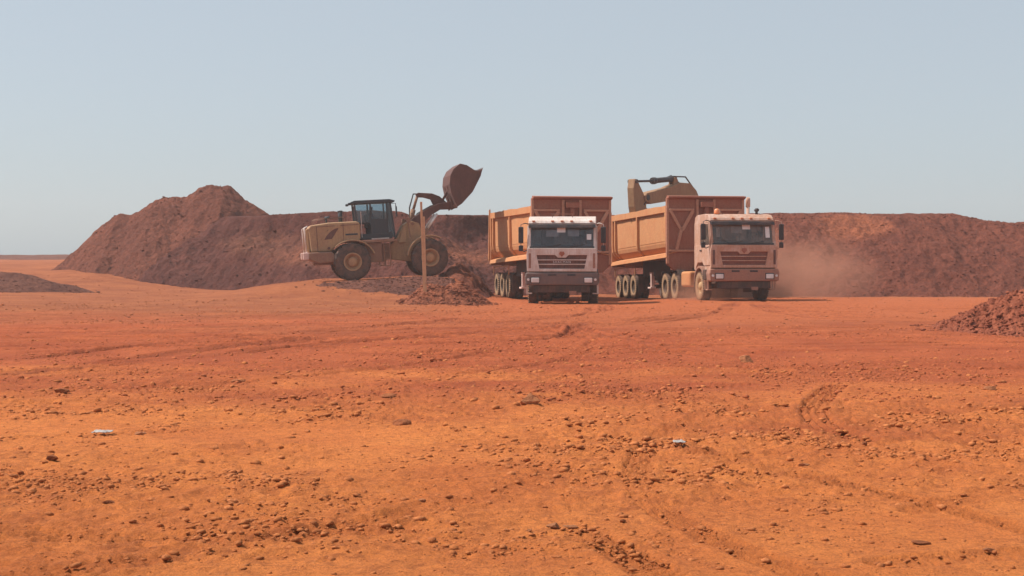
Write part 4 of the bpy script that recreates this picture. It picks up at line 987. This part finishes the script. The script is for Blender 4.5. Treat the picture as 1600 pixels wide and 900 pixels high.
    MB().tube([(-.42, 3.75, 2.86), (.42, 3.75, 2.86)], .11, 12).tube([(-.5, 4.62, 2.97), (.5, 4.62, 2.97)], .06, 12).build('cross_tube', M['bucket'], root)
    bc = MB().prism_x([(3.02, 3.42), (2.98, 3.56), (3.10, 3.62), (3.70, 3.56), (4.02, 3.42), (4.30, 3.16), (4.15, 3.0), (3.85, 2.9), (3.70, 3.10), (3.62, 3.30), (3.30, 3.40)], -.09, .09)
    bc.build('bell_crank', M['bucket'], root, .02)
    MB().tube([(0, 2.62, 2.20), (0, 2.85, 2.90)], .11, 12).tube([(0, 2.85, 2.90), (0, 3.06, 3.50)], .06, 12).build('tilt_cylinder', M['yellow_dk'], root)
    MB().tube([(-.12, 2.62, 2.3), (-.12, 2.72, 3.0), (-.12, 2.90, 3.56), (-.12, 3.3, 3.60)], .02, 6).tube([(.16, 2.62, 2.3), (.16, 2.66, 3.0), (.16, 2.86, 3.58), (.16, 3.3, 3.58)], .02, 6).build('hydraulic_hose', M['black'], root)
    MB().bar((0, 3.98, 2.98), (0, 4.46, 3.72), .12, .10).build('tilt_link', M['bucket'], root, .01)
    # bucket
    out_p = [(4.62, 2.90), (4.50, 3.18), (4.36, 3.52), (4.30, 3.90), (4.36, 4.28), (4.54, 4.56), (4.88, 4.78)]
    lip = (5.98, 4.48)
    floor_ = [(4.62, 2.90), (4.80, 3.06), (5.42, 3.55), (5.98, 4.48)]
    k = MB(); t_ = .05; hb_ = 1.06
    # curved shell
    bsc = lambda P: [(4.62+(y-4.62)*.88, 2.9+(z-2.9)*.98) for y, z in P]
    sh_out = bsc(floor_[::-1]+out_p[1:])
    cx, cz = 4.91, 3.95
    inner = [(y+(cx-y)*.07, z+(cz-z)*.07) for y, z in sh_out]
    k.prism_x(sh_out+inner[::-1], -hb_, hb_)
    bk_ = k.build('bucket', M['bucket'], root, .012)
    for s in (-1, 1):
        sp_ = MB().prism_x(bsc([(4.62, 2.90), (4.50, 3.18), (4.36, 3.52), (4.30, 3.90), (4.36, 4.28), (4.54, 4.56), (4.88, 4.78), (5.20, 4.70), (5.55, 4.48), (5.78, 4.42), (5.95, 4.48), (5.86, 4.20), (5.42, 3.52), (4.85, 3.02)]), s*hb_, s*(hb_+.035))
        sp_.build('bucket_side_plate', M['bucket'], bk_, .01)
        MB().prism_x([(4.46, 2.78), (4.80, 3.0), (4.7, 3.5), (4.44, 3.90), (4.33, 3.80), (4.44, 3.3)], s*.42-.10, s*.42-.05).prism_x([(4.46, 2.78), (4.80, 3.0), (4.7, 3.5), (4.44, 3.90), (4.33, 3.80), (4.44, 3.3)], s*.42+.05, s*.42+.10).build('bucket_bracket', M['bucket'], bk_)
    for sg_ in (-1, 1):
        for k_ in range(3): MB().tube([(sg_*(.30+.05*k_), 2.55, 2.1), (sg_*(.32+.05*k_), 3.05, 2.68+.03*k_), (sg_*.34, 3.7, 3.0+.03*k_)], .016, 6).build('hydraulic_hose', M['black'], root)
        MB().tube([(sg_*.50, 2.72, 2.28), (sg_*.54, 2.72, 2.28)], .07, 12).build('pivot_pin', D_, root)
        MB().tube([(sg_*.50, 4.62, 2.97), (sg_*.56, 4.62, 2.97)], .09, 12).build('pivot_pin', D_, root)
    for i in range(8):
        x = -.96+i*.274; MB().prism_x(bsc([(5.86, 4.20), (5.80, 4.26), (5.97, 4.52), (6.02, 4.58)]), x-.05, x+.05).build('tooth', M['bucket'], bk_)
    # wheels
    for s in (-1, 1):
        for y in (0, 3.3):
            wl = empty('wheel', (s*1.08, y, .79), parent=root)
            tyre_mb(.79, .58, .36, 22, .018, .5, 48).build('tyre', M['tread'], wl)
            q = MB(); q.lathe_x([(s*.27, .39), (s*.29, .36), (s*.27, .33), (s*.14, .30), (s*.10, .22), (s*.14, .20), (s*.22, .19), (s*.24, .14), (s*.24, 0)], 36)
            q.build('rim', M['yellow'], wl)
    return root
ld_root = loader()

# operator: one continuous skinned figure, seated in the loader's cab
def person(name, label, mtx, m):
    J = dict(pel=(0, .98, 2.32), sp=(0, .96, 2.55), ch=(0, .97, 2.78), nk=(0, .99, 2.93), hd=(0, 1.02, 3.04), ht=(0, 1.02, 3.13),
             sl=(-.17, .97, 2.84), sr=(.17, .97, 2.84), el=(-.24, 1.10, 2.62), er=(.24, 1.10, 2.62), wl=(-.15, 1.36, 2.62), wr=(.15, 1.36, 2.62),
             hl=(-.10, 1.0, 2.30), hr=(.10, 1.0, 2.30), kl=(-.14, 1.42, 2.36), kr=(.14, 1.42, 2.36), al=(-.14, 1.50, 2.02), ar=(.14, 1.50, 2.02))
    E = [('pel', 'sp'), ('sp', 'ch'), ('ch', 'nk'), ('nk', 'hd'), ('hd', 'ht'), ('ch', 'sl'), ('ch', 'sr'), ('sl', 'el'), ('sr', 'er'), ('el', 'wl'), ('er', 'wr'), ('pel', 'hl'), ('pel', 'hr'), ('hl', 'kl'), ('hr', 'kr'), ('kl', 'al'), ('kr', 'ar')]
    Rr = dict(pel=.13, sp=.125, ch=.14, nk=.055, hd=.10, ht=.075, sl=.07, sr=.07, el=.045, er=.045, wl=.032, wr=.032, hl=.09, hr=.09, kl=.06, kr=.06, al=.045, ar=.045)
    ks = list(J); me = bpy.data.meshes.new(name); me.from_pydata([J[k] for k in ks], [(ks.index(a), ks.index(b)) for a, b in E], []); me.update()
    o = bpy.data.objects.new(name, me); link(o); o.matrix_world = mtx
    me.skin_vertices.new(name='s') if hasattr(me.skin_vertices, 'new') else None
    sk = o.modifiers.new('skin', 'SKIN')
    if me.skin_vertices:
        for i, k in enumerate(ks):
            me.skin_vertices[0].data[i].radius = (Rr[k], Rr[k]); me.skin_vertices[0].data[i].use_root = (k == 'pel')
    o.modifiers.new('sub', 'SUBSURF').render_levels = 2
    me.materials.append(m); tag(o, label, 'person'); return o
bpy.context.view_layer.update()
try:
    person('person', 'operator in dark clothes sitting in the cab of the wheel loader', ld_root.matrix_world.copy(), M['cloth'])
except Exception as e: print('person', e)

# ------------------------------------------------------------ excavator behind the right hand truck
def excavator():
    root = empty('excavator', (9.9, 67.2, -.22), (0, 0, R(-38))); tag(root, 'dusty yellow excavator behind the right hand truck, only its boom and stick showing', 'excavator')
    # local: -y = forward (towards the truck), x = width
    Yl, Dk = M['exc'], M['exc_dark']
    for s in (-1, 1):
        tkm = MB(); pr = [(-1.9, .55), (-1.75, .18), (-1.4, .03), (1.4, .03), (1.75, .18), (1.9, .55), (1.7, .85), (1.4, .95), (-1.4, .95), (-1.7, .85)]
        tkm.prism_x(pr, s*1.25-.25, s*1.25+.25); tkm.build('track', Dk, root, .03)
    MB().box(-.9, .9, -1.0, 1.0, .5, 1.05).tube([(0, 0, 1.0), (0, 0, 1.22)], .55, 20).build('undercarriage', Dk, root)
    hs_ = MB().prism_x([(-1.3, 1.22), (-1.3, 1.7), (-.2, 2.1), (1.9, 2.15), (2.3, 1.9), (2.3, 1.22)], -1.30, 1.30).build('house', Yl, root, .06)
    cb = MB()
    cb.box(-1.30, -.40, -1.35, .25, 1.24, 1.70); cb.box(-1.32, -.38, -1.30, .28, 2.66, 2.76)
    for x in (-1.27, -.43):
        for y in (-1.30, -.3, .22): cb.box(x-.03, x+.03, y-.03, y+.03, 1.7, 2.68)
    cbo = cb.build('cab', Yl, root, .02)
    MB().box(-1.26, -.44, -1.315, -1.305, 1.72, 2.66).box(-1.285, -1.275, -1.28, .2, 1.72, 2.66).build('cab_glass', M['glass_dirty'], cbo)
    # boom, side view polygon in (y, z); forward is -y
    bm_ = MB().prism_x([(-.45, 1.55), (-.95, 2.6), (-1.95, 4.25), (-2.55, 5.0), (-3.1, 5.30), (-4.0, 5.30), (-5.0, 5.02), (-6.75, 4.72), (-6.95, 4.58), (-6.9, 4.36), (-6.4, 4.25), (-5.0, 4.42), (-4.2, 4.42), (-3.6, 4.15), (-2.9, 3.55), (-1.2, 1.75), (-.85, 1.45)], -.24, .24)
    bo = bm_.build('boom', Yl, root, .03)
    for s in (-1, 1):
        c1 = MB().tube([(s*.40, -1.15, 1.4), (s*.40, -2.3, 3.05)], .11, 12).build('boom_cylinder', Dk, root)
        MB().tube([(s*.40, -2.3, 3.05), (s*.40, -3.35, 4.45)], .06, 10).build('piston_rod', M['chrome'], c1)
        MB().tube([(s*.24, -3.35, 4.45), (s*.45, -3.35, 4.45)], .10, 10).build('boom_pin', Dk, bo)
    MB().tube([(-.3, -3.2, 5.32), (-.25, -4.0, 5.62), (-.2, -5.0, 5.36)], .035, 6).tube([(.15, -2.7, 5.1), (.15, -3.4, 5.58), (.15, -4.5, 5.55)], .035, 6).build('hydraulic_hose', Dk, root)
    MB().prism_x([(-3.9, 5.2), (-4.15, 5.55), (-4.35, 5.5), (-4.4, 5.1)], -.14, -.08).prism_x([(-3.9, 5.2), (-4.15, 5.55), (-4.35, 5.5), (-4.4, 5.1)], .08, .14).build('cylinder_bracket', Yl, root)
    ac = MB().tube([(0, -4.2, 5.46), (0, -5.85, 5.30)], .12, 12).tube([(0, -5.75, 5.31), (0, -5.98, 5.29)], .155, 12).build('stick_cylinder', Dk, root)
    MB().tube([(0, -5.95, 5.29), (0, -7.55, 5.20)], .055, 10).build('piston_rod', Dk, ac)
    st = MB().prism_x([(-7.46, 5.30), (-7.64, 5.30), (-7.74, 4.9), (-7.66, 4.1), (-7.2, 2.6), (-6.95, 2.6), (-6.72, 3.7), (-6.72, 4.3), (-6.95, 4.7), (-7.22, 5.0)], -.17, .17).build('stick', Yl, root, .02)
    for s in (-1, 1):
        MB().tube([(s*.18, -6.70, 4.52), (s*.27, -6.70, 4.52)], .13, 12).build('pivot_pin', Dk, root)
        MB().tube([(s*.17, -7.55, 5.2), (s*.22, -7.55, 5.2)], .09, 12).build('pivot_pin', Dk, root)
        MB().tube([(s*.20, -4.4, 5.05), (s*.20, -5.6, 4.78), (s*.20, -6.5, 4.60), (s*.20, -6.95, 4.2)], .022, 6).build('hydraulic_hose', Dk, root)
        MB().prism_x([(-6.72, 3.7), (-6.72, 4.1), (-6.50, 4.0), (-6.55, 3.6)], s*.10, s*.14).build('bucket_cylinder_bracket', Yl, root)
    MB().tube([(0, -6.62, 4.0), (0, -6.75, 2.9)], .09, 10).build('bucket_cylinder', Dk, root)
    # bucket down inside the truck body
    bp = [(-7.3, 2.75), (-7.6, 2.5), (-7.75, 2.1), (-7.55, 1.75), (-7.1, 1.6), (-6.3, 1.75), (-6.55, 2.0)]
    return root, bp
ex, _ = excavator()

# ------------------------------------------------------------ wooden stake on the spoil heap
sk = MB(); sk.bar((-3.08, 49.6, .25), (-3.20, 49.6, 3.62), .075, .075); sk.bar((-3.02, 49.56, .2), (-3.10, 49.56, 3.1), .055, .055)
sko = sk.build('wooden_stake', M['wood'], bev=.006); tag(sko, 'tall thin raw timber stake standing upright in the spoil heap in front of the loader', 'stake')

# ------------------------------------------------------------ air and dust
def haze():
    m = bpy.data.materials.new('haze_air'); m.use_nodes = True; n = m.node_tree; n.nodes.clear()
    v = n.nodes.new('ShaderNodeVolumePrincipled'); v.inputs['Color'].default_value = (.97, .96, .96, 1); v.inputs['Density'].default_value = .0007; v.inputs['Anisotropy'].default_value = .2
    o = n.nodes.new('ShaderNodeOutputMaterial'); n.links.new(v.outputs[0], o.inputs['Volume'])
    b = MB().box(-130, 130, -62, 185, -2.5, 9).build('haze', m); tag(b, kind='stuff'); return b
haze()
def dust_cloud(name, loc, size, dens, label, seed):
    m = bpy.data.materials.new('dust_air'); m.use_nodes = True; n = m.node_tree; n.nodes.clear()
    co = objco(n); ln = N(n, 'ShaderNodeVectorMath', operation='LENGTH'); n.links.new(co, ln.inputs[0])
    fall = n.nodes.new('ShaderNodeMapRange'); fall.interpolation_type = 'SMOOTHSTEP'; fall.inputs[1].default_value = .15; fall.inputs[2].default_value = 1.0; fall.inputs[3].default_value = 1; fall.inputs[4].default_value = 0
    n.links.new(ln.outputs['Value'], fall.inputs[0])
    ns = ramp(n, noise(n, co, 1.9, 4, .6), .30, .75)
    d = mathn(n, 'MULTIPLY', mathn(n, 'MULTIPLY', fall.outputs[0], ns), dens)
    v = n.nodes.new('ShaderNodeVolumePrincipled'); v.inputs['Color'].default_value = (.74, .38, .26, 1); n.links.new(d, v.inputs['Density'])
    o = n.nodes.new('ShaderNodeOutputMaterial'); n.links.new(v.outputs[0], o.inputs['Volume'])
    bm = bmesh.new(); bmesh.ops.create_icosphere(bm, subdivisions=3, radius=1); me = bpy.data.meshes.new(name); bm.to_mesh(me); bm.free(); me.materials.append(m)
    ob = bpy.data.objects.new(name, me); link(ob); ob.location = loc; ob.scale = size; tag(ob, label, 'dust', kind='stuff'); return ob
dust_cloud('dust', (11.6, 58.0, .9), (4.0, 6.0, 2.3), .34, 'thin red dust hanging in the air behind the right hand truck', 1)
dust_cloud('dust', (7.5, 52.4, .3), (2.4, 2.0, .8), 1.1, 'dust kicked up around the front wheels of the right hand truck', 2)
print('objects', len(bpy.data.objects))
